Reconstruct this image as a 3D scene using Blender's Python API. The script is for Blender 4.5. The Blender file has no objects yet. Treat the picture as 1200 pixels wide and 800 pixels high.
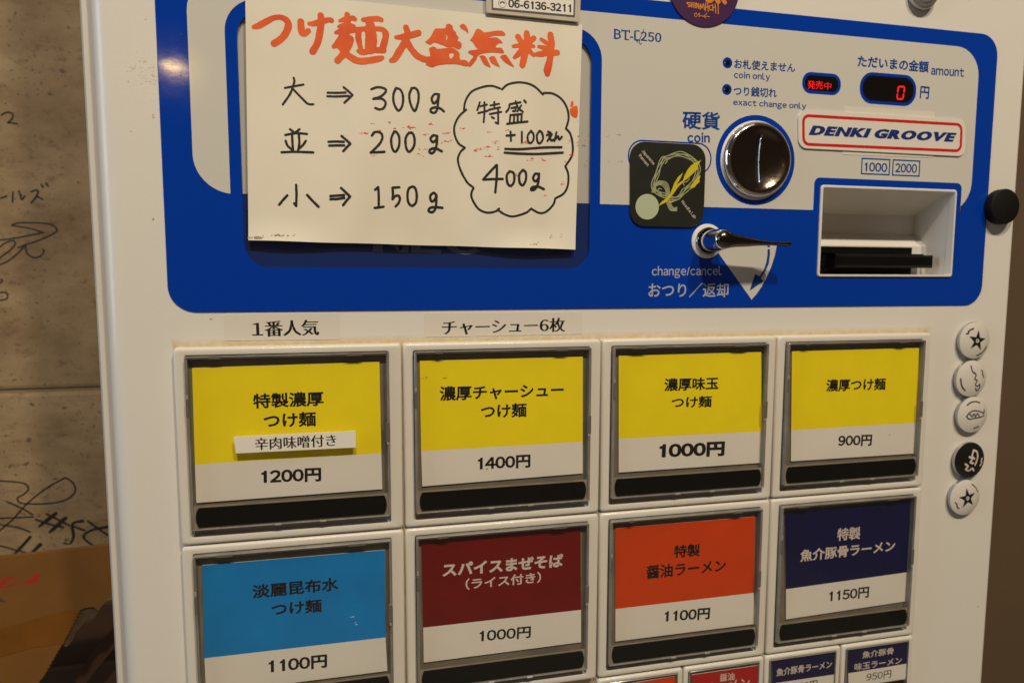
import bpy, math, random
from mathutils import Vector, Matrix, noise
from mathutils.geometry import tessellate_polygon

random.seed(7)
SC = bpy.context.scene
COL = SC.collection
MM = 0.001

# ------------------------------------------------------------------ camera
CAM = Vector((69.4102, -291.8247, 27.8990))            # millimetres, front of the machine is the plane y = 0
F = 801.85                                             # focal length in pixels of a 1200 wide picture
RR = Vector((0.97355077, -0.22846089, 0.00212757))
RD = Vector((-0.0193855, -0.09187979, -0.99558139))
RF = Vector((0.22764684, 0.96920778, -0.09387847))
cd = bpy.data.cameras.new('camera'); cam = bpy.data.objects.new('camera', cd); COL.objects.link(cam)
m = Matrix.Identity(4)
for i in range(3):
    m[i][0] = RR[i]; m[i][1] = -RD[i]; m[i][2] = -RF[i]; m[i][3] = CAM[i] * MM
cam.matrix_world = m
cd.sensor_fit = 'HORIZONTAL'; cd.sensor_width = 36.0; cd.lens = F / 1200 * 36
cd.clip_start = 0.01; cd.clip_end = 50
cd.dof.use_dof = True; cd.dof.focus_distance = 0.292; cd.dof.aperture_fstop = 12.0
SC.camera = cam

# ------------------------------------------------------------------ world and lamps
w = bpy.data.worlds.new('World'); SC.world = w; w.use_nodes = True
bg = w.node_tree.nodes['Background']
bg.inputs[0].default_value = (1.0, 0.74, 0.54, 1); bg.inputs[1].default_value = 0.045
SC.view_settings.view_transform = 'Standard'; SC.view_settings.look = 'None'
SC.view_settings.exposure = 0.16; SC.view_settings.gamma = 1


def area(name, loc, target, sx, sy, power, col, shape='ELLIPSE'):
    l = bpy.data.lights.new(name, 'AREA'); l.shape = shape; l.size = sx; l.size_y = sy
    l.energy = power; l.color = col
    o = bpy.data.objects.new(name, l); COL.objects.link(o)
    o.location = loc
    o.rotation_euler = (Vector(target) - Vector(loc)).to_track_quat('-Z', 'Y').to_euler()
    return o


WARM = (1.0, 0.86, 0.65)
area('ceiling_lamp_left', (0.02, -1.15, 1.42), (0.2, 0, 0), 0.09, 0.09, 14.2, WARM)
area('ceiling_lamp_right', (0.62, -1.25, 1.50), (0.3, 0, 0), 0.09, 0.09, 15.2, WARM)
area('pendant_lamp', (-0.335, -1.545, 0.528), (0.1, 0, 0.0), 0.055, 0.012, 0.14, (1.0, 0.66, 0.24))
area('window_daylight', (-1.4, -0.34, 0.40), (0.1, 0, 0), 0.5, 1.0, 6.0, (0.66, 0.82, 1.0), 'RECTANGLE')
area('ceiling_bounce_fill', (0.3, -1.0, 1.9), (0.2, 0, 0.0), 1.6, 0.9, 3.5, (1.0, 0.84, 0.64), 'RECTANGLE')  # added soft fill standing in for light bounced off the ceiling


# ------------------------------------------------------------------ helpers
def px(x, y, Y=4.0):
    """point of the plane Y (mm) on the ray of a photograph pixel"""
    d = RR * ((x - 600) / F) + RD * ((y - 400) / F) + RF
    t = (Y - CAM.y) / d.y
    q = CAM + d * t
    return (q.x, q.z)


def tag(o, label=None, cat=None, group=None, kind=None):
    if label: o['label'] = label
    if cat: o['category'] = cat
    if group: o['group'] = group
    if kind: o['kind'] = kind
    return o


def empty(name, loc):
    o = bpy.data.objects.new(name, None); COL.objects.link(o)
    o.location = [c * MM for c in loc]; o.empty_display_size = 0.01
    return o


def obj(name, verts, faces, mats, parent=None, smooth=False, midx=None, angle=35):
    me = bpy.data.meshes.new(name)
    me.from_pydata([(v[0] * MM, v[1] * MM, v[2] * MM) for v in verts], [], faces)
    if not isinstance(mats, (list, tuple)): mats = [mats]
    for k in mats: me.materials.append(k)
    if midx:
        for p, i in zip(me.polygons, midx): p.material_index = i
    if smooth:
        me.shade_smooth(); me.set_sharp_from_angle(angle=math.radians(angle))
    me.update()
    o = bpy.data.objects.new(name, me); COL.objects.link(o)
    if parent:
        o.parent = parent
        if parent.type == 'EMPTY': o.matrix_parent_inverse = Matrix.Translation(parent.location).inverted()
    return o


class MB:
    """collects faces of one mesh"""
    def __init__(s): s.v = []; s.f = []; s.m = []

    def add(s, v, f, mi=0):
        n = len(s.v); s.v += v; s.f += [tuple(i + n for i in q) for q in f]; s.m += [mi] * len(f)

    def loft(s, loops, cap0=False, cap1=False, mi=0, closed=True):
        n = len(loops[0]); v = [p for l in loops for p in l]; f = []
        for k in range(len(loops) - 1):
            for i in range(n if closed else n - 1):
                j = (i + 1) % n
                f.append((k * n + i, k * n + j, (k + 1) * n + j, (k + 1) * n + i))
        if cap0: f.append(tuple(reversed(range(n))))
        if cap1: f.append(tuple(range((len(loops) - 1) * n, len(loops) * n)))
        s.add(v, f, mi)

    def box(s, x0, x1, y0, y1, z0, z1, b=0.0, mi=0):
        """y0 is the side nearest the viewer; b bevels the front edges"""
        L = []
        if b:
            L = [rr(x0 + b, x1 - b, z0 + b, z1 - b, 0.01, 0, y0), rr(x0, x1, z0, z1, 0.01, 0, y0 + b), rr(x0, x1, z0, z1, 0.01, 0, y1)]
        else:
            L = [rr(x0, x1, z0, z1, 0.0, 0, y0), rr(x0, x1, z0, z1, 0.0, 0, y1)]
        s.loft(L, cap0=True, cap1=True, mi=mi)

    def poly(s, outer, holes=(), Y=0.0, mi=0):
        """flat sheet with holes; outer and holes are (x, z) lists"""
        rings = [outer] + list(holes)
        pts = [(p[0], Y, p[1]) for r in rings for p in r]
        tris = tessellate_polygon([[Vector((p[0], p[1], 0)) for p in r] for r in rings])
        out = []
        for t in tris:
            a, b, c = (pts[i] for i in t)
            ar = (b[0] - a[0]) * (c[2] - a[2]) - (b[2] - a[2]) * (c[0] - a[0])
            if abs(ar) < 1e-9: continue
            out.append(t if ar > 0 else (t[0], t[2], t[1]))
        s.add(pts, out, mi)

    def build(s, name, mats, parent=None, smooth=False, angle=35):
        return obj(name, s.v, s.f, mats, parent, smooth, s.m, angle)


def rr(x0, x1, z0, z1, r, n=5, Y=None, rs=None):
    """rounded rectangle, counter-clockwise seen by the viewer; rs = radii (BL, BR, TR, TL)"""
    rs = rs or (r, r, r, r)
    out = []
    for (cx, cz, a0, q) in ((x0, z0, 180, rs[0]), (x1, z0, 270, rs[1]), (x1, z1, 0, rs[2]), (x0, z1, 90, rs[3])):
        sx = 1 if cx == x0 else -1; sz = 1 if cz == z0 else -1
        for k in range(n + 1):
            a = math.radians(a0 + (90.0 * k / n if n else 45))
            out.append((cx + sx * q + q * math.cos(a), cz + sz * q + q * math.sin(a)))
    if n == 0: out = [(x0, z0), (x1, z0), (x1, z1), (x0, z1)]
    return out if Y is None else [(a, Y, b) for a, b in out]


def circ(cx, cz, r, n=48, Y=None, rz=None):
    rz = r if rz is None else rz
    out = [(cx + r * math.cos(2 * math.pi * k / n), cz + rz * math.sin(2 * math.pi * k / n)) for k in range(n)]
    return out if Y is None else [(a, Y, b) for a, b in out]


def lift(l, Y): return [(a, Y, b) for a, b in l]


def smoothpts(pts, sub=6):
    if len(pts) < 3: 
        a, b = pts
        return [tuple(a[i] + (b[i] - a[i]) * k / 3 for i in range(len(a))) for k in range(4)]
    out = []
    P = [tuple(2 * pts[0][i] - pts[1][i] for i in range(len(pts[0])))] + list(pts) + [tuple(2 * pts[-1][i] - pts[-2][i] for i in range(len(pts[0])))]
    for k in range(1, len(P) - 2):
        for s in range(sub):
            t = s / sub
            out.append(tuple(0.5 * (2 * b + (-a + c) * t + (2 * a - 5 * b + 4 * c - d) * t * t + (-a + 3 * b - 3 * c + d) * t ** 3)
                             for a, b, c, d in zip(P[k - 1], P[k], P[k + 1], P[k + 2])))
    out.append(tuple(pts[-1]))
    return out


def ribbon(mb, pts, Y, lay, wob=0.06, mi=0, cap=5):
    """pts: (x, z, halfwidth) in mm; a pen stroke with round ends"""
    q = smoothpts(pts)
    n = len(q)
    L = []; Rr = []
    for k, (x, z, h) in enumerate(q):
        a = q[max(0, k - 1)]; b = q[min(n - 1, k + 1)]
        dx, dz = b[0] - a[0], b[1] - a[1]; l = math.hypot(dx, dz) or 1e-6
        dx /= l; dz /= l
        h *= 1 + wob * noise.noise(Vector((x * 0.9, z * 0.9, lay * 3.1)))
        y = Y - lay * 0.006 - 0.006 * k / n
        L.append((x - dz * h, y, z + dx * h)); Rr.append((x + dz * h, y, z - dx * h))
        if k == 0: s0 = (x, z, h, dx, dz, y)
        if k == n - 1: s1 = (x, z, h, dx, dz, y)
    v = L + Rr
    f = [(k, n + k, n + k + 1, k + 1) for k in range(n - 1)]
    mb.add(v, f, mi)
    for (x, z, h, dx, dz, y), sg in ((s0, -1), (s1, 1)):
        arc = []
        for k in range(cap * 2 + 1):
            a = -math.pi / 2 + math.pi * k / (cap * 2)
            u, w_ = math.cos(a) * h * sg, math.sin(a) * h * sg
            arc.append((x + dx * u - dz * w_, y, z + dz * u + dx * w_))
        mb.add(arc, [tuple(range(len(arc)))], mi)


def strokes(name, items, org, sc, wpx, Y, mt, parent, lay0=0, wob=0.10):
    """items: pen strokes in zoomed photograph pixels: org + p / sc; each on its own hair-thin layer of ink"""
    mb = MB(); ppm = None
    for i, it in enumerate(items):
        wd = wpx
        if isinstance(it, dict): wd = it['w']; it = it['p']
        P = []
        for k, p in enumerate(it):
            a = px(org[0] + p[0] / sc, org[1] + p[1] / sc, Y)
            e = px(org[0] + p[0] / sc + 1, org[1] + p[1] / sc, Y)
            mmpp = math.hypot(e[0] - a[0], e[1] - a[1])
            ww = wd[min(k, len(wd) - 1)] if isinstance(wd, (list, tuple)) else wd
            P.append((a[0], a[1], ww * 0.5 * mmpp))
        ribbon(mb, P, Y, lay0 + i, wob)
    return mb.build(name, mt, parent)


def pxl(pts, org, sc, Y): return [px(org[0] + a / sc, org[1] + b / sc, Y) for a, b in pts]


# ------------------------------------------------------------------ lettering
_fc = bpy.data.curves.new('type', 'FONT'); _fo = bpy.data.objects.new('type', _fc); COL.objects.link(_fo)
_fc.resolution_u = 3
_cache = {}


_one = {}


def one_glyph(ch):
    if ch not in _one:
        _fc.body = ch; bpy.context.view_layer.update()
        dg = bpy.context.evaluated_depsgraph_get(); ev = _fo.evaluated_get(dg); me = ev.to_mesh()
        _one[ch] = ([(v.co.x, v.co.y) for v in me.vertices], [tuple(p.vertices) for p in me.polygons]); ev.to_mesh_clear()
    return _one[ch]


def glyphs(s, bold=(0.0, 0.0), shear=0.0, space=1.0):
    """outline text as flat triangles, strokes thickened by bold (x, y) in em; letters set one by one"""
    key = (s, bold, shear, space)
    if key in _cache: return _cache[key]
    V = []; T = []; pen = 0.0
    mono = '円' in s or s in ('1000', '2000', '06-6136-3211')
    for ch in s:
        if ch == ' ': pen += 0.26; continue
        wide = ord(ch) > 0x2000
        if mono and ch == '1':      # a grotesque one without a foot
            g = [(.20, 0), (.30, 0), (.30, .735), (.225, .735), (.205, .672), (.165, .632), (.085, .615), (.085, .545), (.20, .553)]
            f = [tuple(range(9))]
        else: g, f = one_glyph(ch if (wide or space > 1.1 or ch in '-/.') else chr(ord(ch) + 0xFEE0))
        x0 = min(p[0] for p in g); x1 = max(p[0] for p in g)
        if mono and ch.isdigit(): off = pen + .305 - (x0 + x1) / 2; pen += .61
        elif wide: off = pen; pen += 1.0 * space
        else:
            pad = 0.05 * space + (0.05 if ch == '1' else 0) + bold[0] * .6
            off = pen + pad - x0; pen = pen + pad * 2 + (x1 - x0)
        n = len(V); V += [[p[0] + off, p[1]] for p in g]; T += [tuple(i + n for i in q) for q in f]
    # weld the coincident points, orient all faces alike
    idx = {}; mp = []
    W = []
    for x, y in V:
        k = (round(x, 5), round(y, 5))
        if k not in idx: idx[k] = len(W); W.append([x, y])
        mp.append(idx[k])
    F2 = []
    for t in T:
        t = [mp[i] for i in t]
        u = [a for j, a in enumerate(t) if a != t[j - 1]]
        if len(set(u)) < 3: continue
        ar = sum(W[u[i]][0] * W[u[(i + 1) % len(u)]][1] - W[u[(i + 1) % len(u)]][0] * W[u[i]][1] for i in range(len(u)))
        if abs(ar) < 1e-9: continue
        F2.append(tuple(u) if ar > 0 else tuple(reversed(u)))
    if bold != (0.0, 0.0):
        E = {}
        for t in F2:
            for i in range(len(t)): E[(t[i], t[(i + 1) % len(t)])] = 1
        N = {}
        for (a, b) in E:
            if (b, a) not in E:
                dx, dy = W[b][0] - W[a][0], W[b][1] - W[a][1]; l = math.hypot(dx, dy)
                if l < 1e-7: continue
                nx, ny = dy / l, -dx / l
                for q in (a, b): N.setdefault(q, []).append((nx, ny))
        off = {}
        for q, ns in N.items():
            sx = sum(n[0] for n in ns); sy = sum(n[1] for n in ns); l = math.hypot(sx, sy)
            if l < 1e-3: continue
            sx /= l; sy /= l
            c = max(0.45, sx * ns[0][0] + sy * ns[0][1])
            off[q] = (sx / c * bold[0], sy / c * bold[1])
        for q, (a, b) in off.items(): W[q][0] += a; W[q][1] += b
    if shear:
        for p in W: p[0] += p[1] * shear
    x0 = min(p[0] for p in W); x1 = max(p[0] for p in W); y0 = min(p[1] for p in W); y1 = max(p[1] for p in W)
    r = (W, F2, x0, x1, y0, y1)
    _cache[key] = r
    return r


def text(mb, s, bl, br, tl, Y, bold=0.0, shear=0.0, space=1.0, mi=0, serifs=False):
    """fits the ink of s onto the quad bl-br-tl (photograph pixels) of the plane Y"""
    b = bold if isinstance(bold, tuple) else (bold, bold)
    W, F2, x0, x1, y0, y1 = glyphs(s, b, shear, space)
    A = Vector(px(*bl, Y)); B = Vector(px(*br, Y)); T = Vector(px(*tl, Y))
    u = (B - A); lu = u.length; u = u / lu
    n = Vector((-u.y, u.x)); h = (T - A).dot(n)
    if mb is None: mb = one = MB()
    else: one = None
    v = [(A.x + u.x * (p[0] - x0) / (x1 - x0) * lu + n.x * (p[1] - y0) / (y1 - y0) * h, Y,
          A.y + u.y * (p[0] - x0) / (x1 - x0) * lu + n.y * (p[1] - y0) / (y1 - y0) * h) for p in W]
    mb.add(v, F2, mi)
    return one


def specks(name, spots, Yt, parent, mt):
    t = MB(); rnd = random.Random(3)
    for (x, y, wx, wy, n) in spots:
        for k in range(n):
            a = px(x + rnd.gauss(0, wx), y + rnd.gauss(0, wy), Yt); r = rnd.uniform(.10, .34)
            q = []
            for j in range(7):
                an = 2 * math.pi * j / 7; rad = r * rnd.uniform(.5, 1.3); q.append((a[0] + 1.5 * rad * math.cos(an), a[1] + rad * .7 * math.sin(an)))
            t.poly(q, [], Yt - rnd.random() * .02)
    o = t.build(name, mt, parent); o['kind'] = 'stuff'; return o


# ------------------------------------------------------------------ materials
def mat(name, col, rough=0.5, metal=0.0, coat=0.0, var=0.0, vscale=40, bump=0.0, bscale=300, rvar=0.0, spec=0.5, emit=None, estr=0, col2=None):
    k = bpy.data.materials.new(name); k.use_nodes = True; nt = k.node_tree; p = nt.nodes['Principled BSDF']
    p.inputs['Base Color'].default_value = (*col, 1); p.inputs['Roughness'].default_value = rough
    p.inputs['Metallic'].default_value = metal; p.inputs['Coat Weight'].default_value = coat
    p.inputs['Coat Roughness'].default_value = 0.08; p.inputs['Specular IOR Level'].default_value = spec
    if emit: p.inputs['Emission Color'].default_value = (*emit, 1); p.inputs['Emission Strength'].default_value = estr
    tc = nt.nodes.new('ShaderNodeTexCoord')
    if var or col2:
        nz = nt.nodes.new('ShaderNodeTexNoise'); nz.inputs['Scale'].default_value = vscale; nz.inputs['Detail'].default_value = 6
        nt.links.new(tc.outputs['Object'], nz.inputs['Vector'])
        r = nt.nodes.new('ShaderNodeValToRGB'); r.color_ramp.elements[0].position = 0.32; r.color_ramp.elements[1].position = 0.68
        c2 = col2 or tuple(c * (1 - var) for c in col)
        r.color_ramp.elements[0].color = (*c2, 1); r.color_ramp.elements[1].color = (*col, 1)
        nt.links.new(nz.outputs['Fac'], r.inputs['Fac']); nt.links.new(r.outputs['Color'], p.inputs['Base Color'])
    if rvar:
        n2 = nt.nodes.new('ShaderNodeTexNoise'); n2.inputs['Scale'].default_value = 35; n2.inputs['Detail'].default_value = 8; n2.inputs['Roughness'].default_value = 0.7
        nt.links.new(tc.outputs['Object'], n2.inputs['Vector'])
        mr = nt.nodes.new('ShaderNodeMapRange'); mr.inputs['From Min'].default_value = 0.35; mr.inputs['From Max'].default_value = 0.7
        mr.inputs['To Min'].default_value = rough; mr.inputs['To Max'].default_value = rough + rvar
        nt.links.new(n2.outputs['Fac'], mr.inputs['Value']); nt.links.new(mr.outputs['Result'], p.inputs['Roughness'])
    if bump:
        n3 = nt.nodes.new('ShaderNodeTexNoise'); n3.inputs['Scale'].default_value = bscale; n3.inputs['Detail'].default_value = 4
        nt.links.new(tc.outputs['Object'], n3.inputs['Vector'])
        b = nt.nodes.new('ShaderNodeBump'); b.inputs['Strength'].default_value = bump; b.inputs['Distance'].default_value = 0.0004
        nt.links.new(n3.outputs['Fac'], b.inputs['Height']); nt.links.new(b.outputs['Normal'], p.inputs['Normal'])
        if coat: nt.links.new(b.outputs['Normal'], p.inputs['Coat Normal'])
    return k


def N(nt, t, **kw):
    n = nt.nodes.new(t)
    for a, b in kw.items():
        if a in n.inputs: n.inputs[a].default_value = b
        else: setattr(n, a, b)
    return n


def door_mat():
    """cream enamel with yellow-brown grime gathered along the top of the button block"""
    k = mat('cream_enamel', (0.745, 0.715, 0.66), 0.33, coat=0.25, bump=0.10, bscale=900, rvar=0.10)
    nt = k.node_tree; p = nt.nodes['Principled BSDF']
    tc = nt.nodes.new('ShaderNodeTexCoord'); sp = nt.nodes.new('ShaderNodeSeparateXYZ'); nt.links.new(tc.outputs['Object'], sp.inputs[0])

    def mth(op, a, b=None):
        n = nt.nodes.new('ShaderNodeMath'); n.operation = op
        for i, q in enumerate((a, b)):
            if q is None: continue
            if isinstance(q, (int, float)): n.inputs[i].default_value = q
            else: nt.links.new(q, n.inputs[i])
        return n.outputs[0]
    # distance outside the rectangle of buttons
    dx = mth('ADD', mth('MAXIMUM', mth('MULTIPLY', mth('SUBTRACT', 0.0, sp.outputs[0]), 3.0), mth('SUBTRACT', sp.outputs[0], 0.360)), 0.0004)
    dz = mth('SUBTRACT', sp.outputs[2], 0.0)
    d = mth('MAXIMUM', dx, dz)
    fall = mth('SUBTRACT', 1.0, mth('DIVIDE', mth('MAXIMUM', d, 0.0), 0.0032))
    fall = mth('MAXIMUM', fall, 0.0)
    nz = N(nt, 'ShaderNodeTexNoise', Scale=420.0, Detail=6.0); nt.links.new(tc.outputs['Object'], nz.inputs['Vector'])
    f = mth('MULTIPLY', fall, mth('ADD', nz.outputs['Fac'], 0.15))
    # sparse specks everywhere
    vo = N(nt, 'ShaderNodeTexVoronoi', Scale=60.0, Randomness=1.0); nt.links.new(tc.outputs['Object'], vo.inputs['Vector'])
    sk = mth('LESS_THAN', vo.outputs['Distance'], 0.045)
    n5 = N(nt, 'ShaderNodeTexNoise', Scale=9.0); nt.links.new(tc.outputs['Object'], n5.inputs['Vector'])
    sk = mth('MULTIPLY', sk, mth('GREATER_THAN', n5.outputs['Fac'], 0.55))
    mx = N(nt, 'ShaderNodeMix', data_type='RGBA'); mx.inputs['A'].default_value = (0.745, 0.715, 0.66, 1); mx.inputs['B'].default_value = (0.56, 0.40, 0.12, 1)
    nt.links.new(f, mx.inputs['Factor'])
    m2 = N(nt, 'ShaderNodeMix', data_type='RGBA'); m2.inputs['B'].default_value = (0.25, 0.18, 0.11, 1)
    nt.links.new(mx.outputs['Result'], m2.inputs['A']); nt.links.new(mth('MULTIPLY', sk, 0.6), m2.inputs['Factor'])
    nt.links.new(m2.outputs['Result'], p.inputs['Base Color'])
    return k


def concrete_mat():
    k = bpy.data.materials.new('bare_concrete'); k.use_nodes = True; nt = k.node_tree; p = nt.nodes['Principled BSDF']
    p.inputs['Roughness'].default_value = 0.75
    tc = nt.nodes.new('ShaderNodeTexCoord')
    n1 = N(nt, 'ShaderNodeTexNoise', Scale=16.0, Detail=10.0, Roughness=0.65)
    n2 = N(nt, 'ShaderNodeTexNoise', Scale=90.0, Detail=8.0, Roughness=0.7)
    mp = N(nt, 'ShaderNodeMapping'); mp.inputs['Scale'].default_value = (1, 1, 1.6)
    nt.links.new(tc.outputs['Object'], mp.inputs['Vector'])
    for n in (n1, n2): nt.links.new(mp.outputs['Vector'], n.inputs['Vector'])
    r1 = N(nt, 'ShaderNodeValToRGB'); r1.color_ramp.elements[0].position = 0.36; r1.color_ramp.elements[1].position = 0.62
    r1.color_ramp.elements[0].color = (0.19, 0.118, 0.054, 1); r1.color_ramp.elements[1].color = (0.315, 0.218, 0.112, 1)
    nt.links.new(n1.outputs['Fac'], r1.inputs['Fac'])
    r2 = N(nt, 'ShaderNodeValToRGB'); r2.color_ramp.elements[0].position = 0.30; r2.color_ramp.elements[1].position = 0.44
    r2.color_ramp.elements[0].color = (0.55, 0.48, 0.40, 1); r2.color_ramp.elements[1].color = (1, 1, 1, 1)
    nt.links.new(n2.outputs['Fac'], r2.inputs['Fac'])
    mu = N(nt, 'ShaderNodeMix', data_type='RGBA', blend_type='MULTIPLY'); mu.inputs['Factor'].default_value = 1
    nt.links.new(r1.outputs['Color'], mu.inputs['A']); nt.links.new(r2.outputs['Color'], mu.inputs['B'])
    # air holes left by the casting, of uneven size
    wn = N(nt, 'ShaderNodeTexNoise', Scale=200.0, Detail=3.0); nt.links.new(tc.outputs['Object'], wn.inputs['Vector'])
    ad = N(nt, 'ShaderNodeMix', data_type='RGBA', blend_type='LINEAR_LIGHT'); ad.inputs['Factor'].default_value = 0.004
    nt.links.new(tc.outputs['Object'], ad.inputs['A']); nt.links.new(wn.outputs['Color'], ad.inputs['B'])
    last = mu.outputs['Result']; hs = []
    for scl, th, gate in ((75.0, 0.17, 0.54), (170.0, 0.17, 0.50), (330.0, 0.22, 0.50)):
        vo = N(nt, 'ShaderNodeTexVoronoi', Scale=scl); nt.links.new(ad.outputs['Result'], vo.inputs['Vector'])
        g = N(nt, 'ShaderNodeTexNoise', Scale=scl * 0.22); nt.links.new(tc.outputs['Object'], g.inputs['Vector'])
        gt = N(nt, 'ShaderNodeMath', operation='GREATER_THAN'); nt.links.new(g.outputs['Fac'], gt.inputs[0]); gt.inputs[1].default_value = gate
        mr = N(nt, 'ShaderNodeMapRange'); mr.inputs['From Min'].default_value = th * 0.5; mr.inputs['From Max'].default_value = th
        mr.inputs['To Min'].default_value = 1; mr.inputs['To Max'].default_value = 0
        nt.links.new(vo.outputs['Distance'], mr.inputs['Value'])
        ml = N(nt, 'ShaderNodeMath', operation='MULTIPLY'); nt.links.new(mr.outputs['Result'], ml.inputs[0]); nt.links.new(gt.outputs[0], ml.inputs[1])
        mx = N(nt, 'ShaderNodeMix', data_type='RGBA'); mx.inputs['B'].default_value = (0.085, 0.055, 0.035, 1)
        ms = N(nt, 'ShaderNodeMath', operation='MULTIPLY'); nt.links.new(ml.outputs[0], ms.inputs[0]); ms.inputs[1].default_value = 0.8
        nt.links.new(last, mx.inputs['A']); nt.links.new(ms.outputs[0], mx.inputs['Factor']); last = mx.outputs['Result']
        hs.append(ml.outputs[0])
    nt.links.new(last, p.inputs['Base Color'])
    s = N(nt, 'ShaderNodeMath', operation='ADD'); nt.links.new(hs[0], s.inputs[0]); nt.links.new(hs[1], s.inputs[1])
    iv = N(nt, 'ShaderNodeMath', operation='SUBTRACT'); nt.links.new(n2.outputs['Fac'], iv.inputs[0]); nt.links.new(s.outputs[0], iv.inputs[1])
    b = N(nt, 'ShaderNodeBump'); b.inputs['Strength'].default_value = 0.5; b.inputs['Distance'].default_value = 0.0008
    nt.links.new(iv.outputs[0], b.inputs['Height']); nt.links.new(b.outputs['Normal'], p.inputs['Normal'])
    return k


def clear_mat(name, tint, gloss_col, haze, hazecol, ior=1.45, rough=0.06):
    """thin clear plastic: lets light straight through, mirrors by Fresnel, slightly dusty"""
    k = bpy.data.materials.new(name); k.use_nodes = True; nt = k.node_tree; nt.nodes.clear()
    out = N(nt, 'ShaderNodeOutputMaterial'); tr = N(nt, 'ShaderNodeBsdfTransparent'); tr.inputs[0].default_value = (*tint, 1)
    gl = N(nt, 'ShaderNodeBsdfGlossy'); gl.inputs['Color'].default_value = (*gloss_col, 1); gl.inputs['Roughness'].default_value = rough
    df = N(nt, 'ShaderNodeBsdfDiffuse'); df.inputs[0].default_value = (*hazecol, 1)
    m1 = N(nt, 'ShaderNodeMixShader'); m1.inputs[0].default_value = haze
    nt.links.new(tr.outputs[0], m1.inputs[1]); nt.links.new(df.outputs[0], m1.inputs[2])
    fr = N(nt, 'ShaderNodeFresnel')
    ge = N(nt, 'ShaderNodeNewGeometry'); mr = N(nt, 'ShaderNodeMapRange'); mr.inputs['To Min'].default_value = ior; mr.inputs['To Max'].default_value = 1 / ior
    nt.links.new(ge.outputs['Backfacing'], mr.inputs['Value']); nt.links.new(mr.outputs['Result'], fr.inputs[0])
    m2 = N(nt, 'ShaderNodeMixShader'); nt.links.new(fr.outputs[0], m2.inputs[0]); nt.links.new(m1.outputs[0], m2.inputs[1]); nt.links.new(gl.outputs[0], m2.inputs[2])
    nt.links.new(m2.outputs[0], out.inputs[0])
    return k


M = {}
M['door'] = door_mat()
M['bezel'] = mat('ivory_plastic', (0.71, 0.675, 0.61), 0.30, coat=0.2, bump=0.12, bscale=1100, rvar=0.12)
M['lip'] = mat('cream_steel', (0.66, 0.62, 0.56), 0.4, rvar=0.1)
M['blue'] = mat('blue_print', (0.0008, 0.042, 0.38), 0.05, coat=0.0, rvar=0.05, bump=0.02, bscale=200)
M['field'] = mat('cream_print', (0.62, 0.60, 0.55), 0.08, coat=0.0, rvar=0.08, bump=0.02, bscale=300)
M['print_blue'] = mat('blue_ink', (0.004, 0.055, 0.28), 0.3)
M['print_pale'] = mat('pale_ink', (0.42, 0.45, 0.52), 0.4)
M['white_plastic'] = mat('white_plastic', (0.74, 0.71, 0.66), 0.35, rvar=0.1)
M['black'] = mat('black_plastic', (0.004, 0.0038, 0.0035), 0.4, rvar=0.15, spec=0.12)
M['matte_black'] = mat('matte_black_rubber', (0.007, 0.006, 0.005), 0.6, bump=0.2, bscale=700, spec=0.2)
M['inside'] = mat('smoky_inside', (0.21, 0.18, 0.135), 0.45, var=0.3, vscale=60)
M['rim'] = mat('clear_plastic_rim', (0.26, 0.24, 0.21), 0.24, coat=0.25, var=0.3, vscale=110, bump=0.25, bscale=160)
M['barholder'] = mat('clear_bar_holder', (0.34, 0.29, 0.215), 0.25, coat=0.5, var=0.25, vscale=90)
M['rimdark'] = mat('rim_clip', (0.13, 0.12, 0.105), 0.2, coat=0.5)
M['rimpale'] = mat('rim_mould_mark', (0.34, 0.31, 0.26), 0.15, coat=0.8)
M['pane'] = clear_mat('clear_cover_sheet', (0.975, 0.975, 0.965), (0.9, 0.9, 0.9), 0.006, (0.6, 0.58, 0.52))
M['dustpane'] = clear_mat('dusty_window_sheet', (0.92, 0.92, 0.92), (1, 1, 1), 0.012, (0.5, 0.45, 0.42), 1.5, 0.04)
M['card'] = mat('white_card', (0.78, 0.735, 0.67), 0.6, var=0.05, vscale=30, bump=0.08, bscale=1500)
M['chrome'] = mat('chrome', (0.78, 0.76, 0.73), 0.07, metal=1.0, rvar=0.05)
M['chrome_worn'] = mat('worn_chrome', (0.20, 0.16, 0.125), 0.11, metal=1.0, rvar=0.14, bump=0.25, bscale=420)
M['steel_dark'] = mat('dark_steel', (0.13, 0.10, 0.085), 0.12, metal=1.0, rvar=0.1)
M['paper'] = mat('aged_paper', (0.80, 0.75, 0.64), 0.62, var=0.09, vscale=14, bump=0.10, bscale=60, col2=(0.76, 0.70, 0.57))
M['white_paper'] = mat('white_paper', (0.80, 0.76, 0.69), 0.55, bump=0.05, bscale=900)
M['tape'] = mat('label_tape', (0.725, 0.68, 0.60), 0.28, coat=0.3)
M['ink'] = mat('black_marker', (0.017, 0.013, 0.010), 0.45)
M['inkprint'] = mat('black_print', (0.012, 0.010, 0.009), 0.4)
M['orange_ink'] = mat('orange_marker', (0.84, 0.135, 0.004), 0.6, vscale=75, col2=(0.68, 0.062, 0.002))
M['orange_light'] = mat('orange_marker_dry', (0.78, 0.20, 0.05), 0.6)
M['yellow'] = mat('yellow_print', (0.92, 0.74, 0.004), 0.5, var=0.05, vscale=60)
M['sky'] = mat('light_blue_print', (0.002, 0.225, 0.62), 0.45, var=0.14, vscale=50)
M['maroon'] = mat('dark_red_print', (0.17, 0.002, 0.002), 0.45, var=0.18, vscale=50)
M['orange'] = mat('orange_print', (0.66, 0.055, 0.003), 0.45, var=0.10, vscale=50)
M['navy'] = mat('navy_print', (0.004, 0.005, 0.060), 0.45, var=0.15, vscale=50)
M['red'] = mat('red_print', (0.45, 0.012, 0.008), 0.45, var=0.1, vscale=50)
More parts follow.
